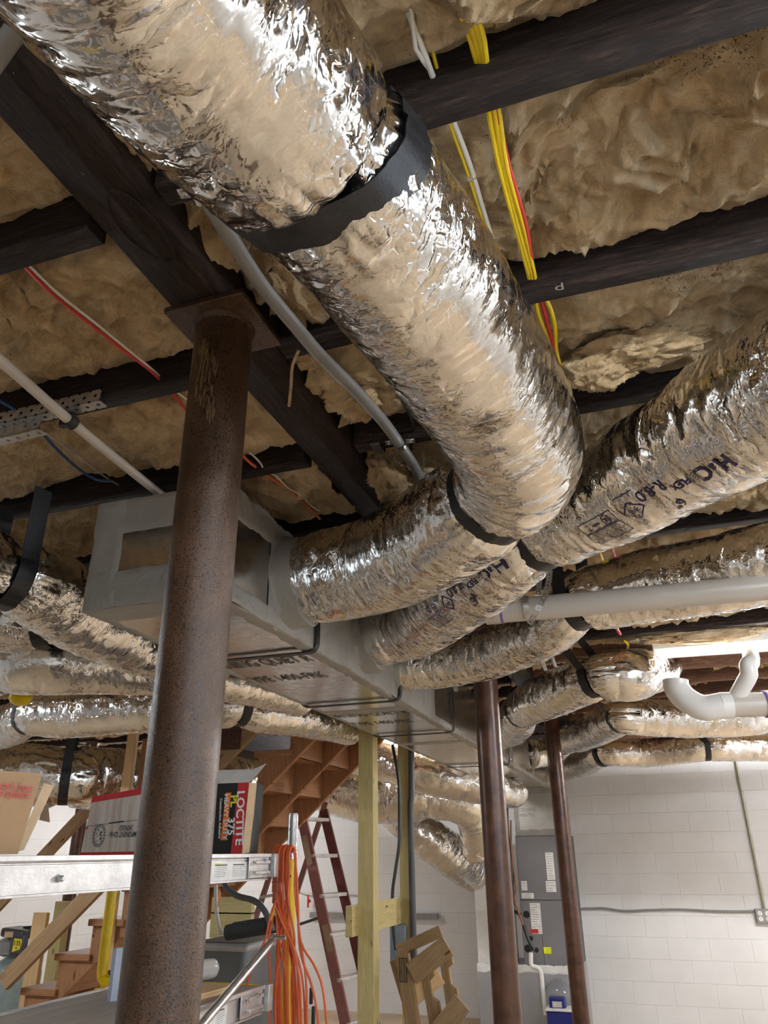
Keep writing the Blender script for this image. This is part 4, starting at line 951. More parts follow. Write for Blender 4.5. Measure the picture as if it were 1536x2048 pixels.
for q, (x, y) in enumerate(((1075, 1322), (1095, 1318))): tag(mk('vent_pipe', MB().cyl(PZ(x, y - 30, 1.0), PZ(x + 18, y + 22, .95), .010, 12), pvc_w), ['left', 'right'][q] + ' of two short white pipes left of the curved duct', 'pipe')
# yellow lamp base at the left
c = PZ(42, 1392, .68); t = thing('lamp_holder', 'yellow capped lamp holder hanging above the low duct at the left edge', 'lamp', c); mb = MB()
mb.lathe(c, [(.045, .035), (.05, .03), (.052, .01), (.046, 0)], 32); mk('porcelain_base', mb, pvc, t); mb = MB(); mb.lathe(c + A(0, 0, 0), [(.050, 0), (.052, -.012), (.04, -.032), (.018, -.042), (.002, -.044)], 32); mk('cap', mb, yellow_p, t)

# ================================================================ BOARDS, POSTS
def stick(label, x, y, a, b, z0, z1, mat=treated_m, name='wood_post'):
    return tag(mk(name, MB().bb(x - a / 2, x + a / 2, y - b / 2, y + b / 2, z0, z1), mat, bevel=.003), label, 'post')
stick('yellowish treated wooden post under the left edge of the trunk', -1.568, 4.30, .089, .089, -EYE, CEIL)
stick('second treated wooden post, the one with dark conduits along it', -1.58, 5.06, .075, .089, -EYE, CEIL)
tag(mk('cross_brace', MB().bb(-1.645, -1.607, 4.16, 5.10, -.395, -.25), treated_m, bevel=.003), 'short treated board joining the two wooden posts', 'brace')
tag(mk('conduit', wire(MB(), [(-1.50, 4.98, CEIL), (-1.515, 4.98, .4), (-1.525, 4.98, .2), (-1.525, 4.98, -.75)], .020, 14), plain('charcoal_conduit', (.055, .058, .065), .4)), 'thick charcoal conduit strapped to the second wooden post', 'conduit')
tag(mk('black_cable', wire(MB(), [PY(785, 1490, 4.9), PY(797, 1560, 4.9), PY(799, 1640, 4.9), PY(798, 1690, 4.9), PY(791, 1740, 4.9), PY(785, 1790, 4.9), PY(788, 1870, 4.9), PY(792, 1900, 4.9)], .010, 10), blackp), 'black cable hanging left of the second wooden post', 'cable')
c = PY(797, 1885, 5.0); tag(mk('junction_box', MB().bb(c[0] - .05, c[0] + .05, 4.98, 5.04, c[2] - .10, c[2] + .10), plain('blue_grey_box', (.16, .19, .22), .45), bevel=.006), 'blue-grey electrical box on the second wooden post', 'box')

# ================================================================ STAIRS
SY0, SY1 = 4.45, 5.40; sl = .19 / .217
T = thing('staircase', 'wooden open stairs climbing to the right behind the scaffold', 'stairs', (-3.6, 4.9, -EYE))
nose0 = (-3.885, -.732)     # nose of the tread whose top is at this height
def tread_nose(i): return nose0[0] + .2165 * i, nose0[1] + .19 * i
i0 = -4; i1 = 9
for q, y in enumerate((SY0, (SY0 + SY1) / 2, SY1)):
    pts = []
    for i in range(i0, i1 + 1):
        x, z = tread_nose(i); pts.append((x + .02, z - .038 - .19)); pts.append((x + .02, z - .038)); 
    pts = pts[1:] if i0 < -4 else pts
    lx, lz = tread_nose(i1); pts.append((lx + .25, lz - .038)); 
    pts.append((lx + .25, lz - .076)); pts.append((-4.58, -EYE)); pts[0] = (pts[0][0], -EYE)
    poly = [(x, y - .019, z) for x, z in pts]
    mk('stringer', MB().prism(poly, (0, .038, 0)), stair_m, T)
for i in range(i0, i1 + 1):
    x, z = tread_nose(i); mk('tread', MB().bb(x - .005, x + .255, SY0 - .045, SY1 + .045, z - .038, z), stair_m, T, bevel=.004)
    mk('riser', MB().bb(x + .018, x + .037, SY0 - .02, SY1 + .02, max(-EYE, z - .228), z - .038), stair_m, T)
tag(mk('handrail_board', MB().board(PY(8, 1965, 4.33), PY(545, 1415, 4.33), .10, .038), rail_m, bevel=.003), 'long diagonal wooden rail board on the near side of the stairs', 'handrail')
tag(mk('handrail_board', MB().board(PY(-70, 1880, 5.46), PY(345, 1440, 5.46), .10, .038), rail_m, bevel=.003), 'diagonal wooden rail board on the far side of the stairs', 'handrail')
stick('pale pine post rising from the near stair stringer left of the column', -3.29, 4.40, .065, .04, -.62, 1.0, pine_m)
stick('reddish stud beside the pale pine post by the stairs', -3.19, 4.44, .075, .038, -.45, .72, stair_m)
c = PY(68, 1900, 5.5); stick('pale pine post behind the lowest visible stair treads', c[0] + .02, 5.5, .13, .04, -EYE, -.40, pine_m)
stick('greenish treated post beside the pale post at the stair foot', c[0] + .20, 5.52, .10, .08, -EYE, -.32, treated_m)
tag(mk('stair_header', MB().bb(-2.62, -2.42, 4.3, 5.5, .60, .98), sub_m, bevel=.003), 'dark reddish boxed header under the joists at the stair opening', 'board')
c = PY(460, 1850, 4.0); 
tag(mk('lumber_support', MB().bb(c[0] - .12, c[0] + .12, 4.0, 4.04, c[2] - .06, c[2] + .06).bb(c[0] - .12, c[0] + .12, 4.0, 4.04, c[2] - .01 + .06, c[2] + .13).bb(c[0] - .03, c[0] + .03, 4.04, 4.08, -EYE, c[2] + .1), treated_m, bevel=.002), 'short treated boards right of the near column under the scaffold rail', 'board')

# ================================================================ SCAFFOLD
T = thing('scaffold', 'yellow framed rolling scaffold with aluminium rails and plank', 'scaffold', (-1.8, 2.2, -EYE))
RXa, RXb = -1.385, -2.20
def post(x, y, z0, z1, spig=True):
    pst = mk('frame_post', MB().cyl((x, y, z0), (x, y, z1), .0205, 24), yellow_p, T)
    if spig:
        m_ = MB(); m_.lathe((x, y, z1 - .03), [(.0225, 0), (.0225, .035), (.0195, .04), (.0195, .155), (.016, .165), (.001, .166)], 24); m_.lathe((x - .004, y - .0195, z1 + .075), [(.0045, 0), (.0045, -.0006)], 12, (0, 1, 0)); o_ = mk('spigot', m_, galv, pst)
post(RXa, 2.93, -EYE + .1, .015); 
p_ = PY(581, 1752, 2.93); mk('pin_hole', MB().cyl((RXa + .003, 2.908, p_[2]), (RXa + .003, 2.9095, p_[2]), .006, 12), black_hole, T)
zb = PY(560, 1982, 2.93)[2]
mb = MB(); wire(mb, [(RXb, 2.93, -.02), (RXb, 2.93, -.15), (RXb, 2.93, zb + .06), (RXb + .015, 2.93, zb + .01), (RXb + .06, 2.93, zb)], .0205, 20, .01); mk('frame_post', mb, yellow_p, T)
mk('frame_rung', MB().cyl((RXb + .05, 2.93, zb), (RXa, 2.93, zb), .018, 20), yellow_p, T)
mk('frame_post', MB().cyl((RXb, 2.93, zb - .02), (RXb, 2.93, -EYE + .1), .0205, 20), yellow_p, T)
g_ = MB(); g_.prism([(RXb, 2.928, zb - .01), (RXb + .09, 2.928, zb - .01), (RXb, 2.928, zb - .09)], (0, .004, 0)); mk('gusset', g_, yellow_p, T)
mk('frame_rung', MB().cyl((RXb, 2.93, -1.1), (RXa, 2.93, -1.1), .018, 20), yellow_p, T)
for y in (.55,):
    for x in (RXa, RXb): mk('frame_post', MB().cyl((x, y, -EYE + .1), (x, y, -.03), .0205, 20), yellow_p, T)
for x in (RXa, RXb):
    for y in (.55, 2.93):
        m_ = MB(); m_.lathe((x, y, -EYE + .055), [(.001, -.016), (.05, -.016), (.055, -.01), (.055, .01), (.05, .016), (.001, .016)], 24, (0, 1, 0)); m_.box((x, y, -EYE + .10), (.03, .05, .06)); mk('caster', m_, blackp, T)
def rail(x, y0, y1, zt, h, out, nm='side_rail'):
    """C-section aluminium rail"""
    m_ = MB(); t_ = .003; s_ = out
    m_.bb(x - t_ / 2, x + t_ / 2, y0, y1, zt - h, zt); m_.bb(x - .002, x + s_ * .022, y0, y1, zt - .012, zt); m_.bb(x - .002, x + s_ * .012, y0, y1, zt - h, zt - h + .006); m_.bb(x, x + s_ * .005, y0, y1, zt - .020, zt - .016)
    return mk(nm, m_, alum, T, bevel=.0008)
XR_ = -1.42
zt = .004; rail(XR_, .55, 2.78, zt, .088, 1); rail(XR_ - .48, .55, 2.78, zt, .088, -1)
mk('upper_deck', MB().bb(XR_ - .478, XR_ - .005, .55, 2.78, -.022, -.006), ply_m, T)
zl = -.415; rail(XR_, .55, 2.78, zl, .088, 1); rail(XR_ - .48, .55, 2.78, zl, .088, -1)
zd = PX(225, 1980, -2.12)[2]; mk('lower_deck', MB().bb(XR_ - .478, XR_ - .005, .55, 2.78, zl - .02, zl - .004), ply_m, T)
c = PX(118, 1757, XR_ + .003); m_ = MB(); m_.lathe(c, [(.0095, 0), (.0095, .002), (.0072, .002), (.0072, .012), (.005, .014)], 6, (1, 0, 0)); mk('hex_bolt', m_, galv, T)
def label_plate(y0, y1, z0, z1, rows, parent):
    x = XR_ + .0024; m_ = MB(); m_.bb(x, x + .0006, y0, y1, z0, z1); parent = mk('warning_label', m_, whitep, parent)
    m_ = MB(); n = 3; wc = (y1 - y0) / n
    for cidx in range(n):
        m_.bb(x + .0007, x + .001, y0 + wc * cidx + .01, y0 + wc * (cidx + .75), z1 - .010, z1 - .006)
        for r_ in range(rows):
            z = z1 - .014 - r_ * (z1 - z0 - .02) / rows; m_.bb(x + .0007, x + .001, y0 + wc * cidx + .008, y0 + wc * (cidx + rng.uniform(.6, .9)), z - .0010, z)
    mk('label_lines', m_, dgrey, parent)
    m_ = MB(); m_.bb(x + .0008, x + .0012, y0 + wc + .01, y0 + wc * 1.45, z1 - .006, z1 - .002); mk('label_flash', m_, yellowprint, parent)
ya = PX(425, 1735, XR_)[1]; yb = PX(495, 1735, XR_)[1]; label_plate(ya - .12, yb, zt - .080, zt - .026, 6, T)
ya = PX(412, 2030, XR_)[1]; yb = PX(452, 2030, XR_)[1]; label_plate(ya - .1, yb, zl - .080, zl - .026, 6, T)
for z in (zt, zl):
    m_ = MB(); m_.box((XR_ + .012, 2.70, z - .045), (.006, .15, .07)); m_.box((XR_ + .018, 2.72, z - .028), (.012, .10, .012)); m_.box((XR_ + .018, 2.72, z - .062), (.012, .10, .012)); m_.box((XR_ + .02, 2.80, z - .04), (.03, .03, .08)); bkt = mk('end_bracket', m_, alum, T, bevel=.002)
    for dy, dz in ((-.06, -.03), (-.06, -.062), (.02, -.022), (.05, -.07)):
        m_ = MB(); m_.lathe((XR_ + .022, 2.70 + dy, z + dz), [(.007, 0), (.007, .004), (.004, .004), (.004, .012)], 6, (1, 0, 0)); mk('bracket_bolt', m_, galv2, bkt)
b0 = PX(395, 2060, XR_ + .05); b1 = PX(548, 1878, XR_ + .05)
m_ = MB(); P = [b0, b1]; m_.tube([b0, b0 + (b1 - b0) * .86, b0 + (b1 - b0) * .95, b1], [.014, .014, .013, .008], 16); mk('diagonal_brace', m_, galv, T)
mk('brace_pin', MB().cyl(b1 + A(0, 0, .004), b1 + A(.045, .0, .004), .006, 12), galv, T)

# ---------------------------------------------------------------- boxes on the upper deck
DZ = zt
def frame_axes(p_bl, p_br, p_tl):
    R_ = nrm(A(*p_br) - A(*p_bl)); U = nrm(A(*p_tl) - A(*p_bl)); U = nrm(U - R_ * U.dot(R_)); return R_, U, np.cross(R_, U)
# stained white box with red bands
YB = 2.22; y_f = YB; xa_, xb_ = PY(161, 1700, YB)[0], -1.455
t = thing('cardboard_box', 'stained white cardboard box with red bands, lying upside down on the upper deck', 'box', ((xa_ + xb_) / 2, YB + .09, DZ))
def bp(u, v, off=0): return A(xa_ + (xb_ - xa_) * u + .018 * v * (1 - u), YB - off - .02 * u, DZ + (.178 + .035 * u) * v)
m_ = MB(); V = [bp(0, 0), bp(1, 0), bp(1, 1), bp(0, 1)]; Bk = [v + A(-.03, .19, 0) for v in V]; m_.add(V + Bk, [(0, 1, 2, 3), (5, 4, 7, 6), (3, 2, 6, 7), (0, 4, 5, 1), (0, 3, 7, 4), (1, 5, 6, 2)]); mk('box_body', m_, card_w, t, bevel=.002)
m_ = MB()
for v0, v1 in ((0, .05), (.90, 1.0)): m_.add([bp(0, v0, .0012), bp(1, v0, .0012), bp(1, v1, .0012), bp(0, v1, .0012)], [(0, 1, 2, 3)])
m_.add([bp(0, .44, .0012), bp(.03, .44, .0012), bp(.03, .48, .0012), bp(0, .48, .0012)], [(0, 1, 2, 3)]); mk('red_band', m_, redpaint, t)
m_ = MB(); m_.add([bp(.01, .485, .0012), bp(1, .525, .0012), bp(1, .532, .0012), bp(.01, .492, .0012)], [(0, 1, 2, 3)]); m_.add([bp(.27, .495, .0014), bp(.44, .503, .0014), bp(.44, .525, .0014), bp(.27, .515, .0014)], [(0, 1, 2, 3)]); mk('flap_seam', m_, black_hole, t)
m_ = MB(); Rv = (-1, 0, 0); Uv = (-.03, 0, -1); put_text(m_, 'COMPONENT IDH#', PY(252, 1668, YB - .012), Rv, Uv, .023, .0003, .60, .0012); put_text(m_, '2474263', PY(253, 1655, YB - .012), Rv, Uv, .023, .0003, .64, .0012)
c = PY(198, 1671, YB - .006); th = np.linspace(0, 2 * math.pi, 40)
for r0, r1 in ((.029, .0275), (.022, .021)): m_.grid(np.array([[c + A(-r_ * .85 * math.cos(a), 0, r_ * 1.2 * math.sin(a)) for r_ in (r0, r1)] for a in th]))
for q in range(20):
    a = q * .314; m_.add([c + A(.0245 * .85 * math.cos(a) + dy, 0, .0245 * 1.2 * math.sin(a) + dz) for dy, dz in ((-.0015, -.0022), (.0015, -.0022), (.0015, .0022), (-.0015, .0022))], [(0, 1, 2, 3)])
for q in range(22):
    dy, dz = rng.uniform(-.012, .012), rng.uniform(-.018, .018); m_.add([c + A(dy + a, 0, dz + b) for a, b in ((-.003, -.001), (.003, -.001), (.002, .0015), (-.002, .0015))], [(0, 1, 2, 3)])
mk('printing', m_, dgrey, t)
# glue box: black with red side
YG = 2.68; gx = lambda px: PY(px, 1640, YG)[0]; g0, g1 = gx(380), gx(491); gw = g1 - g0; hz = PY(465, 1566, YG)[2] - DZ
t = thing('adhesive_box', 'torn black and red adhesive carton on the upper deck right of the near column', 'box', ((g0 + g1) / 2, YG + .07, DZ))
def gp(px, v, off=.0008): return A(gx(px) + .012 * (v - .5), YG - off, DZ + hz * v)
gq = lambda a, b, v0, v1, off: [gp(a, v0, off), gp(b, v0, off), gp(b, v1, off), gp(a, v1, off)]
m_ = MB(); V = gq(380, 491, 0, 1, 0); Bk = [v + A(-.01, .14, 0) for v in V]; m_.add(V + Bk, [(0, 1, 2, 3), (5, 4, 7, 6), (0, 4, 5, 1), (0, 3, 7, 4), (1, 5, 6, 2)]); mk('carton', m_, plain('black_carton', (.015, .015, .016), .5), t)
m_ = MB(); m_.add(gq(469, 491, 0, 1, .001), [(0, 1, 2, 3)]); mk('red_panel', m_, redpaint, t)
m_ = MB(); m_.add(gq(446, 457, .19, .86, .001), [(0, 1, 2, 3)]); mk('orange_panel', m_, orangep, t)
Rv, Uv = (.04, 0, -1), (1, 0, .04)
m_ = MB(); put_text(m_, 'LOCTITE', gp(480, .50), Rv, Uv, .044, .0014, 1.08, .0022); put_text(m_, 'HEAVY DUTY', gp(451.5, .52), Rv, Uv, .026, .0006, 1.02, .0022); put_text(m_, '375', gp(464, .38), Rv, Uv, .038, .0012, 1.1, .0022); put_text(m_, 'Construction Adhesive', gp(441, .50), Rv, Uv, .013, .0004, 1.15, .0022); mk('white_lettering', m_, whitep, t)
m_ = MB(); put_text(m_, 'PL', gp(464, .74), Rv, Uv, .038, .0012, 1.1, .0022); mk('yellow_lettering', m_, yellowprint, t)
m_ = MB(); c1, c2 = gp(491, 1, 0), gp(491, 0, 0); e1_, e2_ = c1 + A(.006, .05, .0), c2 + A(-.002, .06, .004); mid = (e1_ + e2_) / 2 + A(.004, 0, .02); m_.add([c2, e2_, mid, e1_, c1], [(0, 1, 2, 3, 4), (4, 3, 2, 1, 0)]); mk('torn_end_flap', m_, card_in, t)
m_ = MB(); m_.add([gp(380, 1, 0), c1, c1 + A(.01, .05, .035), c1 + A(.035, .07, .075), c1 + A(-.03, .08, .055), gp(380, 1, 0) + A(0, .08, .06)], [(0, 1, 2, 4, 5), (2, 3, 4)]); mk('white_flap', m_, whitep, t)
# open brown carton at the left
xx3 = -1.46; y1_ = PX(88, 1700, xx3)[1]; t = thing('cardboard_box', 'open brown cardboard carton with red slogan at the left edge of the deck', 'box', (xx3 - .1, y1_ - .25, DZ))
P0, P1 = PX(36, 1708, xx3), PX(78, 1548, xx3); P3 = PX(-160, 1708, xx3); P2 = PX(-160, 1528, xx3); P1n = A(xx3 + .01, P1[1], P1[2])
m_ = MB(); V = [P3, P0, P1n, P2]; m_.add(V + [v + A(-.004, 0, 0) for v in V], [(0, 1, 2, 3), (7, 6, 5, 4), (0, 4, 5, 1), (1, 5, 6, 2), (2, 6, 7, 3), (3, 7, 4, 0)]); mk('front_panel', m_, card, t)
m_ = MB(); B0 = P0 + A(-.25, .06, 0); B1 = P1n + A(-.26, .05, -.02); m_.add([P0, B0, B1, P1n], [(0, 1, 2, 3)]); mk('side_panel', m_, card, t)
m_ = MB(); f0, f1 = PX(48, 1700, xx3 - .06), PX(108, 1572, xx3 - .06); f2 = PX(88, 1566, xx3 - .06); f3 = PX(30, 1705, xx3 - .05)
m_.add([f3, f0, f1, f2], [(0, 1, 2, 3)]); g_ = (f1 + f2) / 2; mk('pale_flap', m_, card_in, t)
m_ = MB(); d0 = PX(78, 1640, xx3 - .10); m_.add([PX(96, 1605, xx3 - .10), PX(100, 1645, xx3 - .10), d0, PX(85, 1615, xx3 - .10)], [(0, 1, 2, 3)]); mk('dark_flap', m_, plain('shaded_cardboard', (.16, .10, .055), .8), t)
m_ = MB(); up_ = nrm(P1 - P0); up_ = A(0, up_[1] * .3, 1)
V, F = text_geo("you can't beat", .027, .0002); xm = V[:, 0].max(); er = PX(66, 1577, xx3 + .012); m_.add(er + (V[:, :1] - xm) * A(0, 1, 0) + V[:, 1:2] * A(0, .12, 1), F)
V, F = text_geo('the system:', .027, .0002); xm = V[:, 0].max(); er = PX(62, 1591, xx3 + .012); m_.add(er + (V[:, :1] - xm) * A(0, 1, 0) + V[:, 1:2] * A(0, .12, 1), F); mk('red_slogan', m_, redpaint, t)
# things on the lower deck
LZ = zl - .004
q0, q1 = PX(221, 2003, -1.95), PX(418, 1990, -1.95)
p0 = PZ(217, 2003, LZ); p1 = p0 + A(.45, .62, 0); hh = PY(250, 1897, p0[1])[2] - LZ
tag(mk('foam_board', MB().board(p0 + A(0, 0, hh / 2), A(-1.64, 2.66, LZ + hh / 2), hh, .02), board_b), 'pale blue board standing on the lower deck behind the near column', 'board')
c = PX(400, 1962, -1.60); r_ = .032; Xd = nrm(A(.25, 1, 0)); e = PX(428, 1955, -1.60)
m_ = MB(); m_.lathe(A(e[0], e[1], LZ + .018 + r_) - Xd * .30, [(r_ * .9, 0), (r_, .0), (r_, .27), (r_ * .96, .29), (r_ * .7, .30), (.001, .302)], 32, Xd); tag(mk('plastic_roll', m_, frost), 'frosted white plastic roll lying on the lower deck', 'roll')
tag(mk('wood_offcut', MB().board((-1.52, 2.30, LZ + .009), (-1.50, 2.66, LZ + .009), .018, .09), pine_m, bevel=.001), 'pale plywood offcut under the frosted roll', 'board')
# dead leaf on the rail
c = PX(437, 1790, XR_ + .02); m_ = MB(); m_.grid(np.array([[c + A(.004 * math.sin(u * 4), v * w_ + .003 * math.sin(u * 3), -u * .06 + .02) for v in (-1, 0, 1)] for u, w_ in ((0, .001), (.25, .007), (.5, .010), (.75, .006), (1, .001))])); tag(mk('dead_leaf', m_, leaf_m), 'brown dead leaf hanging under the scaffold rail', 'leaf')

# ---------------------------------------------------------------- orange cord on the post
T = thing('extension_cord', 'bundled orange extension cord draped over the scaffold post', 'cord', (RXa - .02, 2.89, -.4))
m_ = MB(); rs = random.Random(8); top = PY(572, 1690, 2.87)
for q in range(15):
    xo = 549 + q * 2.1; yb_ = 2120; d = 2.86 - .004 * (q % 5)
    bx = 555 + (q * 37 % 15) * 4.6 - 18 + (q % 3) * 6; mid = (xo * .5 + bx * .5) + rs.uniform(-9, 9)
    P = [PY(xo + 12, 1702, d + .05), PY(xo + 7, 1689 + (q % 4), d + .02), PY(xo, 1700 + (q % 3) * 3, d), PY(xo - 2 + (q % 3), 1745, d), PY(xo + rs.uniform(-3, 3), 1800, d), PY(mid, 1880, d + rs.uniform(-.02, .02)), PY(mid * .4 + bx * .6 + rs.uniform(-6, 6), 1960, d + rs.uniform(-.02, .02)), PY(bx, yb_, d)]
    wire(m_, P, .0042, 8, .02)
for P in ([(588, 1700), (594, 1760), (597, 1850), (606, 1895), (628, 1930), (645, 1975), (655, 2060)], [(590, 1710), (596, 1800), (600, 1900), (620, 1960), (632, 2010), (638, 2070)], [(552, 1800), (540, 1835), (530, 1880), (505, 1935), (492, 1975)], [(552, 1815), (566, 1850), (590, 1905), (596, 1960), (598, 2060)], [(592, 1705), (590, 1780), (600, 1870), (612, 1960), (614, 2060)]):
    wire(m_, [PY(x, y, 2.83) for x, y in P], .0042, 8, .02)
mk('cord_strands', m_, cord_m, T)
m_ = MB(); c = PY(552, 1762, 2.84); m_.box(c, (.024, .02, .075)); m_.box(c + A(0, 0, -.05), (.018, .018, .05)); m_.box(c + A(0, -.003, -.004), (.027, .02, .006)); mk('plug_connector', m_, plug_m, T, bevel=.004)
m_ = MB(); wire(m_, [c + A(0, 0, -.07), c + A(0, -.005, -.10), c + A(-.012, -.005, -.13)], .003, 6, .01); mk('cord_tie', m_, yellow_w, T)
c = PY(622, 2012, 2.84); m_ = MB(); m_.box(c + A(0, 0, .03), (.012, .012, .05)); m_.box(c + A(.01, 0, -.03), (.012, .012, .06)); mk('black_plug', m_, blackp, T, bevel=.003)

# ---------------------------------------------------------------- charcoal cabinet with foam tubes
T = thing('equipment_cabinet', 'charcoal sheet-metal cabinet with rounded corners behind the scaffold', 'cabinet', (-1.9, 3.6, -EYE))
z_ = -.345; m_ = MB(); m_.bb(-2.06, -1.755, 3.30, 3.75, -EYE, z_); mk('cabinet_body', m_, bin_m, T, bevel=.03)
m_ = MB(); m_.bb(-2.065, -1.75, 3.295, 3.755, z_ - .035, z_ - .004); mk('lid_rim', m_, mgrey, T, bevel=.012)
for q, (dy, dz) in enumerate(((0, 0), (.055, .004))):
    p0 = PY(454, 1868, 3.25) + A(-.0, dy, dz + .005); p1 = PY(560, 1848, 3.25) + A(0, dy, dz); m_ = MB(); X = nrm(p1 - p0); L = np.linalg.norm(p1 - p0); m_.lathe(p0, [(.016, .02), (.018, .0), (.030, .0), (.031, .01), (.031, L), (.001, L)], 28, X); tag(mk('pipe_insulation', m_, foam), ['front', 'rear'][q] + ' black foam pipe insulation tube on the charcoal cabinet', 'tube')
tag(mk('flexible_conduit', wire(MB(), [PY(447, 1755, 3.2), PY(453, 1775, 3.2), PY(475, 1792, 3.2), PY(505, 1800, 3.2), PY(525, 1815, 3.2), PY(538, 1840, 3.2), PY(545, 1862, 3.2)], .0125, 12), plain('dark_conduit', (.07, .075, .08), .4)), 'dark grey curved conduit above the charcoal cabinet', 'conduit')
tag(mk('white_hose', wire(MB(), [PY(432, 1770, 3.3), PY(432, 1810, 3.3), PY(437, 1850, 3.3), PY(443, 1868, 3.3)], .009, 10), pvc), 'short white hose dropping to the charcoal cabinet', 'hose')

# ---------------------------------------------------------------- stepladder
T = thing('stepladder', 'maroon fiberglass stepladder with aluminium steps by the white wall', 'ladder', (-2.75, 6.3, -EYE))
LYa, LYb = 5.95, 6.30
def lr(x, y, Y): return PY(x, y, Y)
a0, a1 = PY(598, 1612, LYa), PY(690, 2048, LYa); d_ = (a1 - a0) / (a1[2] - a0[2]); aB = a1 + d_ * (-EYE - a1[2]); aT = a0 - d_ * (a0[2] - .34)
b0, b1 = PY(641, 1600, LYb), PY(719, 1925, LYb); d_ = (b1 - b0) / (b1[2] - b0[2]); bB = b1 + d_ * (-EYE - b1[2]); bT = b0 - d_ * (b0[2] - .34)
def channel(m_, p, q, w_=.07, t_=.005, fl=.025):
    m_.board(p, q, w_, t_, (1, 0, 0)); X = nrm(q - p); Yv = nrm(np.cross((1, 0, 0), X)); Z = np.cross(X, Yv)
    for s_ in (-1, 1): m_.board(p + Z * s_ * w_ / 2 + Yv * fl / 2, q + Z * s_ * w_ / 2 + Yv * fl / 2, t_, fl, Z)
m_ = MB(); channel(m_, aT, aB, .075); mk('side_rail', m_, maroon_l, T); m_ = MB(); channel(m_, bT, bB, .070); mk('side_rail', m_, maroon, T)
for py in (1637, 1712, 1792, 1870, 1958, 2045):
    z = PY(620, py, LYa)[2]; t1 = (z - aT[2]) / (aB[2] - aT[2]); t2 = (z - bT[2]) / (bB[2] - bT[2]); p, q = aT + (aB - aT) * t1, bT + (bB - bT) * t2
    m_ = MB(); m_.board(p, q, .028, .075, (0, 0, 1)); mk('step', m_, alum, T, bevel=.003)
rr = [(PY(556, 1750, 6.3), PY(500, 1900, 6.3))]
c0 = aT + A(-.05, .15, -.1); cB = PY(470, 1960, 6.6); c0 = PY(590, 1600, 6.6); dd_ = (cB - c0) / (cB[2] - c0[2]); cB = c0 + dd_ * (-EYE - c0[2]); m_ = MB(); m_.board(c0, cB, .045, .025, (1, 0, 0)); mk('rear_leg', m_, maroon_l, T)
e_ = A(.14, .38, 0); m_ = MB(); m_.board(c0 + e_, cB + e_, .045, .025, (1, 0, 0)); mk('rear_leg', m_, maroon_l, T)
m_ = MB(); m_.cyl(PY(520, 1795, 6.55), PY(560, 1788, 6.6), .012, 10); mk('rear_rung', m_, alum, T)
m_ = MB(); m_.board(PY(595, 1850, 6.2), PY(646, 1833, 6.0), .02, .006, (0, 0, 1)); mk('spreader', m_, blackp, T)
for (x, y, w_, h_) in ((614, 1700, .045, .22), (655, 1876, .05, .18)):
    cc = PY(x, y, LYa - .03); X = nrm(aB - aT); m_ = MB(); m_.board(cc - X * h_ / 2, cc + X * h_ / 2, w_, .002, (1, 0, 0)); mk('sticker', m_, plain('tan_sticker', (.34, .25, .16), .5), T)

# ---------------------------------------------------------------- wall pipes and cables
tag(mk('wall_cable', wire(MB(), [PY(x, y, 9.47) for x, y in ((560, 1755), (590, 1778), (610, 1787), (640, 1790), (690, 1788), (720, 1790))], .010, 8), white_w), 'thin white pipe along the wall behind the stepladder', 'cable')
m_ = MB(); c = PY(619, 1802, 9.44); m_.lathe(c, [(.02, 0), (.02, .03), (.01, .04)], 12, (0, -1, 0)); m_.box(c + A(0, -.04, 0), (.02, .015, .14)); tag(mk('valve', m_, red_w), 'small red valve on the wall behind the stepladder', 'valve')
m_ = MB(); m_.bb(-4.2, -2.6, 9.44, 9.50, PY(620, 1830, 9.45)[2] - .03, PY(620, 1830, 9.45)[2] + .03); tag(mk('wall_rail', m_, mgrey), 'grey metal rail on the wall behind the stepladder', 'rail')
cp = [PY(x, y, 9.475) for x, y in ((1060, 1802), (1140, 1824), (1160, 1818), (1180, 1817), (1210, 1817), (1250, 1822), (1300, 1820), (1360, 1819), (1420, 1822), (1470, 1823), (1513, 1822))]
tag(mk('wall_cable', wire(MB(), cp, .011, 10), conduit_m), 'grey armoured cable running level across the white block wall', 'cable')
p0, p1 = PY(1469, 1522, 9.475), PY(1532, 1822, 9.475); p0[0] = p1[0] = (p0[0] + p1[0]) / 2; tag(mk('wall_conduit', MB().cyl((p0[0], 9.475, .95), (p0[0], 9.475, p1[2]), .013, 12), plain('olive_conduit', (.36, .33, .24), .4, .4)), 'vertical metal conduit on the white wall down to the outlet', 'conduit')
c = PY(1528, 1832, 9.46); t = thing('outlet_box', 'grey surface outlet box with white receptacles on the white wall', 'outlet', c); mk('box_body', MB().bb(c[0] - .075, c[0] + .075, 9.44, 9.5, c[2] - .065, c[2] + .065), mgrey, t, bevel=.004)
for dx in (-.035, .035):
    for dz in (-.025, .025):
        m_ = MB(); m_.cyl((c[0] + dx, 9.44, c[2] + dz), (c[0] + dx, 9.436, c[2] + dz), .021, 18); r_o = mk('receptacle', m_, whitep, t)
        m_ = MB()
        for a, b in ((-.007, .004), (.007, .004), (0, -.008)): m_.bb(c[0] + dx + a - .0025, c[0] + dx + a + .0025, 9.4352, 9.4358, c[2] + dz + b - .004, c[2] + dz + b + .004)
        mk('slots', m_, black_hole, r_o)

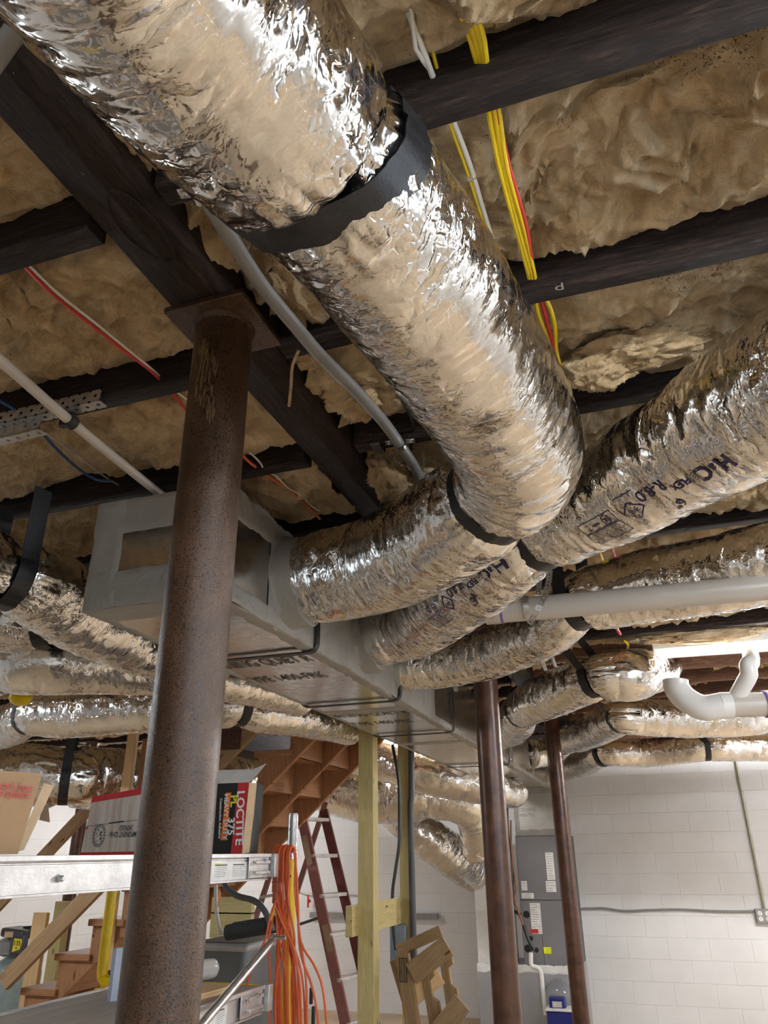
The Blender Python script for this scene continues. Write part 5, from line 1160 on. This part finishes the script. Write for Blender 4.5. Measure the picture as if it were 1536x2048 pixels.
# ---------------------------------------------------------------- air handler and return chase
AX0, AX1, AY = -1.462, -.93, 8.45; zu = PY(1035, 1672, AY)[2]; zs = PY(1050, 1800, AY)[2]; zbm = PY(1055, 1931, AY)[2]
T = thing('air_handler', 'tall dark grey air handler cabinet partly hidden by the columns', 'air handler', ((AX0 + AX1) / 2, AY + .25, zbm))
mk('cabinet', MB().bb(AX0, AX1, AY, AY + .55, zbm, zu), gunit_d, T, bevel=.004)
mk('upper_panel', MB().bb(AX0 + .004, AX1 - .004, AY - .006, AY, zs + .003, zu - .004), gunit, T, bevel=.003); mk('lower_panel', MB().bb(AX0 + .004, AX1 - .004, AY - .006, AY, zbm + .004, zs - .003), gunit, T, bevel=.003)
def at(px, py): return PY(px, py, AY - .008)
def patchf(m_, px0, py0, px1, py1, y=None):
    a, b = at(px0, py0), at(px1, py1); m_.bb(a[0], b[0], AY - .0085, AY - .0065, b[2], a[2]); return a, b
for q, r_ in enumerate(((1090, 1705, 1111, 1760), (1091, 1762, 1113, 1784), (1042, 1762, 1055, 1781), (1043, 1786, 1068, 1797), (1059, 1806, 1085, 1868))):
    m_ = MB(); a, b = patchf(m_, *r_); lb = mk('rating_label', m_, whitep, T); m_ = MB(); n = max(3, int((a[2] - b[2]) / .022))
    for i in range(n): z = a[2] - (i + .7) * (a[2] - b[2]) / n * .95; m_.bb(a[0] + .008, a[0] + (b[0] - a[0]) * rng.uniform(.6, .93), AY - .0092, AY - .0087, z - .003, z + .001)
    mk('fine_print', m_, mgrey, lb)
m_ = MB(); a, b = at(1060, 1858), at(1077, 1867); m_.bb(a[0], b[0], AY - .0095, AY - .0086, b[2], a[2]); mk('red_mark', m_, redpaint, lb)
m_ = MB(); a, b = at(1087, 1894), at(1103, 1908); m_.bb(a[0], b[0], AY - .0095, AY - .0066, b[2], a[2]); mk('yellow_label', m_, plain('lime_label', (.70, .78, .02), .5), T)
for x, y, r_ in ((1053, 1829, .045), (1062, 1877, .03), (1056, 1897, .05), (1073, 1900, .032)):
    m_ = MB(); c = at(x, y); m_.lathe((c[0], AY - .0062, c[2]), [(r_ * .7, 0), (r_ * .7, -.004), (r_ * .5, -.006), (.001, -.006)], 20, (0, 1, 0)); mk('knockout', m_, black_hole, T)
m_ = MB(); c0, c1 = at(1084, 1870), at(1087, 1930); m_.bb(c0[0], c0[0] + .004, AY - .0075, AY - .006, zbm, c0[2]); mk('panel_seam', m_, gunit_d, T)
T2 = thing('supply_plenum', 'foil-covered supply plenum box on top of the air handler', 'duct', ((AX0 + AX1) / 2, AY + .25, zu))
mk('plenum_shell', MB().bb(AX0 + .01, AX1 - .01, AY + .01, AY + .5, zu, .62), plain('dull_foil_board', (.40, .385, .35), .42, .6, .1, 8, .002), T2)
m_ = MB(); band(m_, (AX0 + .01, AY + .01, zu), (AX1 - .01, AY + .01, zu), (0, 0, 1), (0, -1, 0), 0, .06, 3, .01); band(m_, (AX0 + .01, AY + .01, .60), (AX1 - .01, AY + .01, .60), (0, 0, -1), (0, -1, 0), 0, .05, 4, .008); band(m_, (AX0 + .01, AY + .01, zu), (AX0 + .01, AY + .01, .62), (1, 0, 0), (0, -1, 0), 0, .045, 5, .008); mk('sealant', m_, mastic, T2)
m_ = MB(); c = at(1046, 1624); put_text(m_, 'CORNING', (c[0] + .03, AY + .009, c[2] + .02), (1, 0, 0), (0, 0, 1), .05, .0008, .9, .002); put_text(m_, '1400-FRK', (c[0] + .03, AY + .009, c[2] - .03), (1, 0, 0), (0, 0, 1), .05, .0008, .9, .002); mk('stamp', m_, mgrey, T2)
tag(mk('unit_base', MB().bb(-1.93, -.93, AY - .03, AY + .6, -EYE, zbm), plain('silver_base_panel', (.40, .41, .42), .4, .5, .06, 3), bevel=.006), 'wide silver grey return base under the air handler', 'duct')
m_ = MB(); band(m_, (-1.93, AY - .03, zbm), (-.93, AY - .03, zbm), (0, 0, -1), (0, -1, 0), -.01, .06, 13, .012); o = mk('base_sealant', m_, mastic_w, [x for x in bpy.data.objects if x.name.startswith('unit_base')][0])
T3 = thing('return_chase', 'white sealed return air chase beside the air handler', 'duct', (-1.8, AY + .2, zbm)); zc = PY(945, 1694, AY)[2]
mk('chase_body', MB().bb(-1.925, -1.60, AY, AY + .5, zbm, zc), mastic_w, T3, bevel=.008)
m_ = MB(); m_.bb(-1.74, -1.66, AY - .002, AY, zbm + .1, zc - .1); mk('foil_strip', m_, mgrey, T3)
tag(mk('riser_duct', MB().cyl((-1.76, AY + .2, zc), (-1.76, AY + .2, zc + .25), .11, 28), mastic_w), 'white painted collar on top of the return chase', 'duct')
m_ = MB(); wire(m_, [(-1.50, 8.35, .55), (-1.52, 8.35, .2), (-1.50, 8.33, -.2), (-1.53, 8.33, -.5), PY(1040, 1830, 8.3), PY(1055, 1875, 8.3), PY(1068, 1900, 8.3)], .018, 10); tag(mk('line_set', m_, blackp), 'black insulated line set left of the air handler', 'tube')
m_ = MB(); wire(m_, [(-1.475, 8.34, .3), (-1.49, 8.33, 0), (-1.47, 8.32, -.3), PY(1030, 1800, 8.28), PY(1046, 1850, 8.28)], .010, 8); tag(mk('copper_line', m_, copper_m), 'thin copper line beside the black line set', 'pipe')
m_ = MB(); wire(m_, [PY(1062, 1905, 8.36), PY(1063, 1930, 8.36), PY(1075, 1935, 8.36), PY(1082, 1945, 8.36), PY(1086, 1980, 8.36), PY(1092, 2030, 8.36)], .020, 12); tag(mk('condensate_drain', m_, pvc_w), 'white condensate pipe dropping from the air handler', 'pipe')
c = PY(1118, 2048, 8.2); t = thing('tool_tote', 'blue plastic tote in front of the air handler base', 'tote', (-1.06, 8.15, c[2] - .1))
a, b = PY(1093, 2022, 8.1), PY(1150, 2050, 8.1); m_ = MB(); m_.bb(a[0], b[0] + .1, 8.1, 8.3, -EYE, a[2]); mk('tote_body', m_, bluebox, t, bevel=.01); mk('rim', MB().bb(a[0] - .01, b[0] + .11, 8.09, 8.31, a[2], a[2] + .02), whitep, t, bevel=.005)
a, b = PY(1098, 1999, 8.15), PY(1132, 2020, 8.15); mk('blue_case', MB().bb(a[0], b[0], 8.13, 8.24, b[2], a[2] + .02), bluebox, t, bevel=.01); mk('case_label', MB().bb(a[0] + .03, b[0] - .03, 8.127, 8.13, b[2] + .02, a[2] - .01), ltgrey, t)
c = PY(1116, 1985, 8.3); m_ = MB(); m_.lathe((c[0], 8.38, c[2] - .12), [(.11, 0), (.13, .03), (.13, .10), (.10, .17), (.05, .20), (.035, .22), (.001, .22)], 32); tag(mk('clear_jug', m_, clear), 'clear plastic jug behind the blue case', 'jug')

# ---------------------------------------------------------------- pallet leaning in front of the posts
T = thing('wooden_pallet', 'broken brown wooden pallet standing on end by the wooden posts', 'pallet', (-1.5, 4.75, -EYE))
PYd = 4.45
def pp(x, y, d=0): return PY(x, y, PYd + d)
def notched(x0, y0, x1, y1, wd, dy):
    """pallet stringer with two fork notches, standing"""
    p, q = pp(x0, y0, dy), pp(x1, y1, dy); X = nrm(q - p); L = np.linalg.norm(q - p) * 1.0; S_ = nrm(np.cross(X, (0, 1, 0))); pr = [(0, 0), (L, 0)]
    pr = [(0, wd), (L * .18, wd), (L * .22, wd * .62), (L * .40, wd * .62), (L * .46, wd), (L * .60, wd), (L * .66, wd * .6), (L * .86, wd * .6), (L * .92, wd), (L * 1.5, wd), (L * 1.5, 0), (0, 0)]
    return MB().prism([p + X * a + S_ * b * (1 if S_[0] > 0 else -1) for a, b in pr], (0, .035, 0))
mk('stringer', MB().board(pp(805, 1908), pp(838, 2130), .075, .036, (1, 0, 0)), pallet_m, T, bevel=.002)
mk('stringer', notched(838, 1925, 868, 2110, .07, .03), pallet_m, T, bevel=.002)
mk('stringer', notched(876, 1900, 902, 2080, .07, .06), pallet_m, T, bevel=.002)
mk('deck_board', MB().board(pp(822, 1948, -.03), pp(896, 1892, -.03), .105, .016, nrm(pp(845, 1980) - pp(838, 1925))), pallet_m, T, bevel=.002)
mk('deck_board', MB().board(pp(795, 1902, .09), pp(882, 1862, .09), .06, .016), pallet_m, T, bevel=.002)
mk('deck_board', MB().board(pp(823, 1995, .05), pp(880, 1950, .05), .09, .016), pine_m, T, bevel=.002)
mk('deck_board', MB().board(pp(880, 2062, -.03), pp(925, 2005, -.03), .10, .016), pallet_m, T, bevel=.002)
mk('deck_board', MB().board(pp(788, 1920, .08), pp(812, 2000, .08), .05, .016, (1, 0, 0)), pallet_m, T, bevel=.002)
m_ = MB(); c = pp(808, 1940, -.025); 
for i in range(4): m_.bb(c[0] - .026 + i * .0125, c[0] - .022 + i * .0125 + (0.002 if i in (0, 3) else 0), c[1] - .0004, c[1], c[2] - .055, c[2] + .055)
m_.bb(c[0] - .026, c[0] + .018, c[1] - .0004, c[1], c[2] + .052, c[2] + .056); m_.bb(c[0] - .026, c[0] + .018, c[1] - .0004, c[1], c[2] - .056, c[2] - .052); mk('stamp', m_, blackink, T)

# ---------------------------------------------------------------- compressor
CYc = 5.9; T = thing('air_compressor', 'upright air compressor with grey-green tank behind the stair foot', 'compressor', (*PY(30, 2000, CYc)[:2], -EYE))
c = PY(22, 2000, CYc); zt_ = PY(20, 1912, CYc)[2]; m_ = MB(); m_.lathe((c[0], CYc, -EYE + .05), [(.12, 0), (.19, .03), (.205, .08), (.205, zt_ + EYE - .17), (.18, zt_ + EYE - .10), (.10, zt_ + EYE - .055), (.02, zt_ + EYE - .05)], 40); mk('tank', m_, tank_m, T)
m_ = MB(); a = PY(20, 1880, CYc); m_.lathe((c[0] - .03, CYc - .06, a[2] - .06), [(.06, -.05), (.11, -.03), (.115, .06), (.08, .085), (.03, .09)], 24); mk('pump_head', m_, mgrey, T)
b = PY(38, 1888, CYc - .17); mk('front_shroud', MB().box((b[0], b[1], b[2]), (.15, .06, .16)), dgrey, T, bevel=.02)
a = PY(42, 1865, CYc - .1); mk('top_shroud', MB().box((a[0], a[1], a[2]), (.24, .22, .07), np.array([nrm((1, 0, -.08)), (0, 1, 0), nrm((.08, 0, 1))]).T), dgrey, T, bevel=.02)
m_ = MB(); mk('handle', m_.cyl(PY(48, 1855, CYc - .1), PY(82, 1853, CYc - .1), .011, 12), blackp, T)
y_ = b[1] - .031; m_ = MB(); m_.prism([(b[0] - .03, y_, b[2] - .055), (b[0] + .045, y_, b[2] - .035), (b[0] + .055, y_, b[2] + .02), (b[0] + .04, y_, b[2] + .05), (b[0] - .025, y_, b[2] + .05)], (0, -.002, 0)); bdg = mk('yellow_badge', m_, plain('bright_yellow_badge', (.80, .68, .02), .4), T)
m_ = MB(); put_text(m_, '135', (b[0] + .01, y_ - .0025, b[2] + .008), (1, 0, 0), (0, 0, 1), .05, .0012, .95, .001); put_text(m_, 'PSI', (b[0] + .008, y_ - .0025, b[2] - .026), (1, 0, 0), (0, 0, 1), .018, .0006, 1, .001); mk('number', m_, blackink, bdg)
mk('name_badge', MB().box((a[0] - .02, a[1] - .113, a[2] - .005), (.085, .004, .04)), card_in, T)
m_ = MB(); a = PY(10, 1944, CYc - .21); m_.box((a[0], CYc - .207, a[2]), (.05, .004, .03)); m_.box(PY(55, 1965, CYc - .16), (.03, .03, .11)); mk('tank_labels', m_, whitep, T)
for o in bpy.data.objects:
    if '_o' in o.keys(): del o['_o']
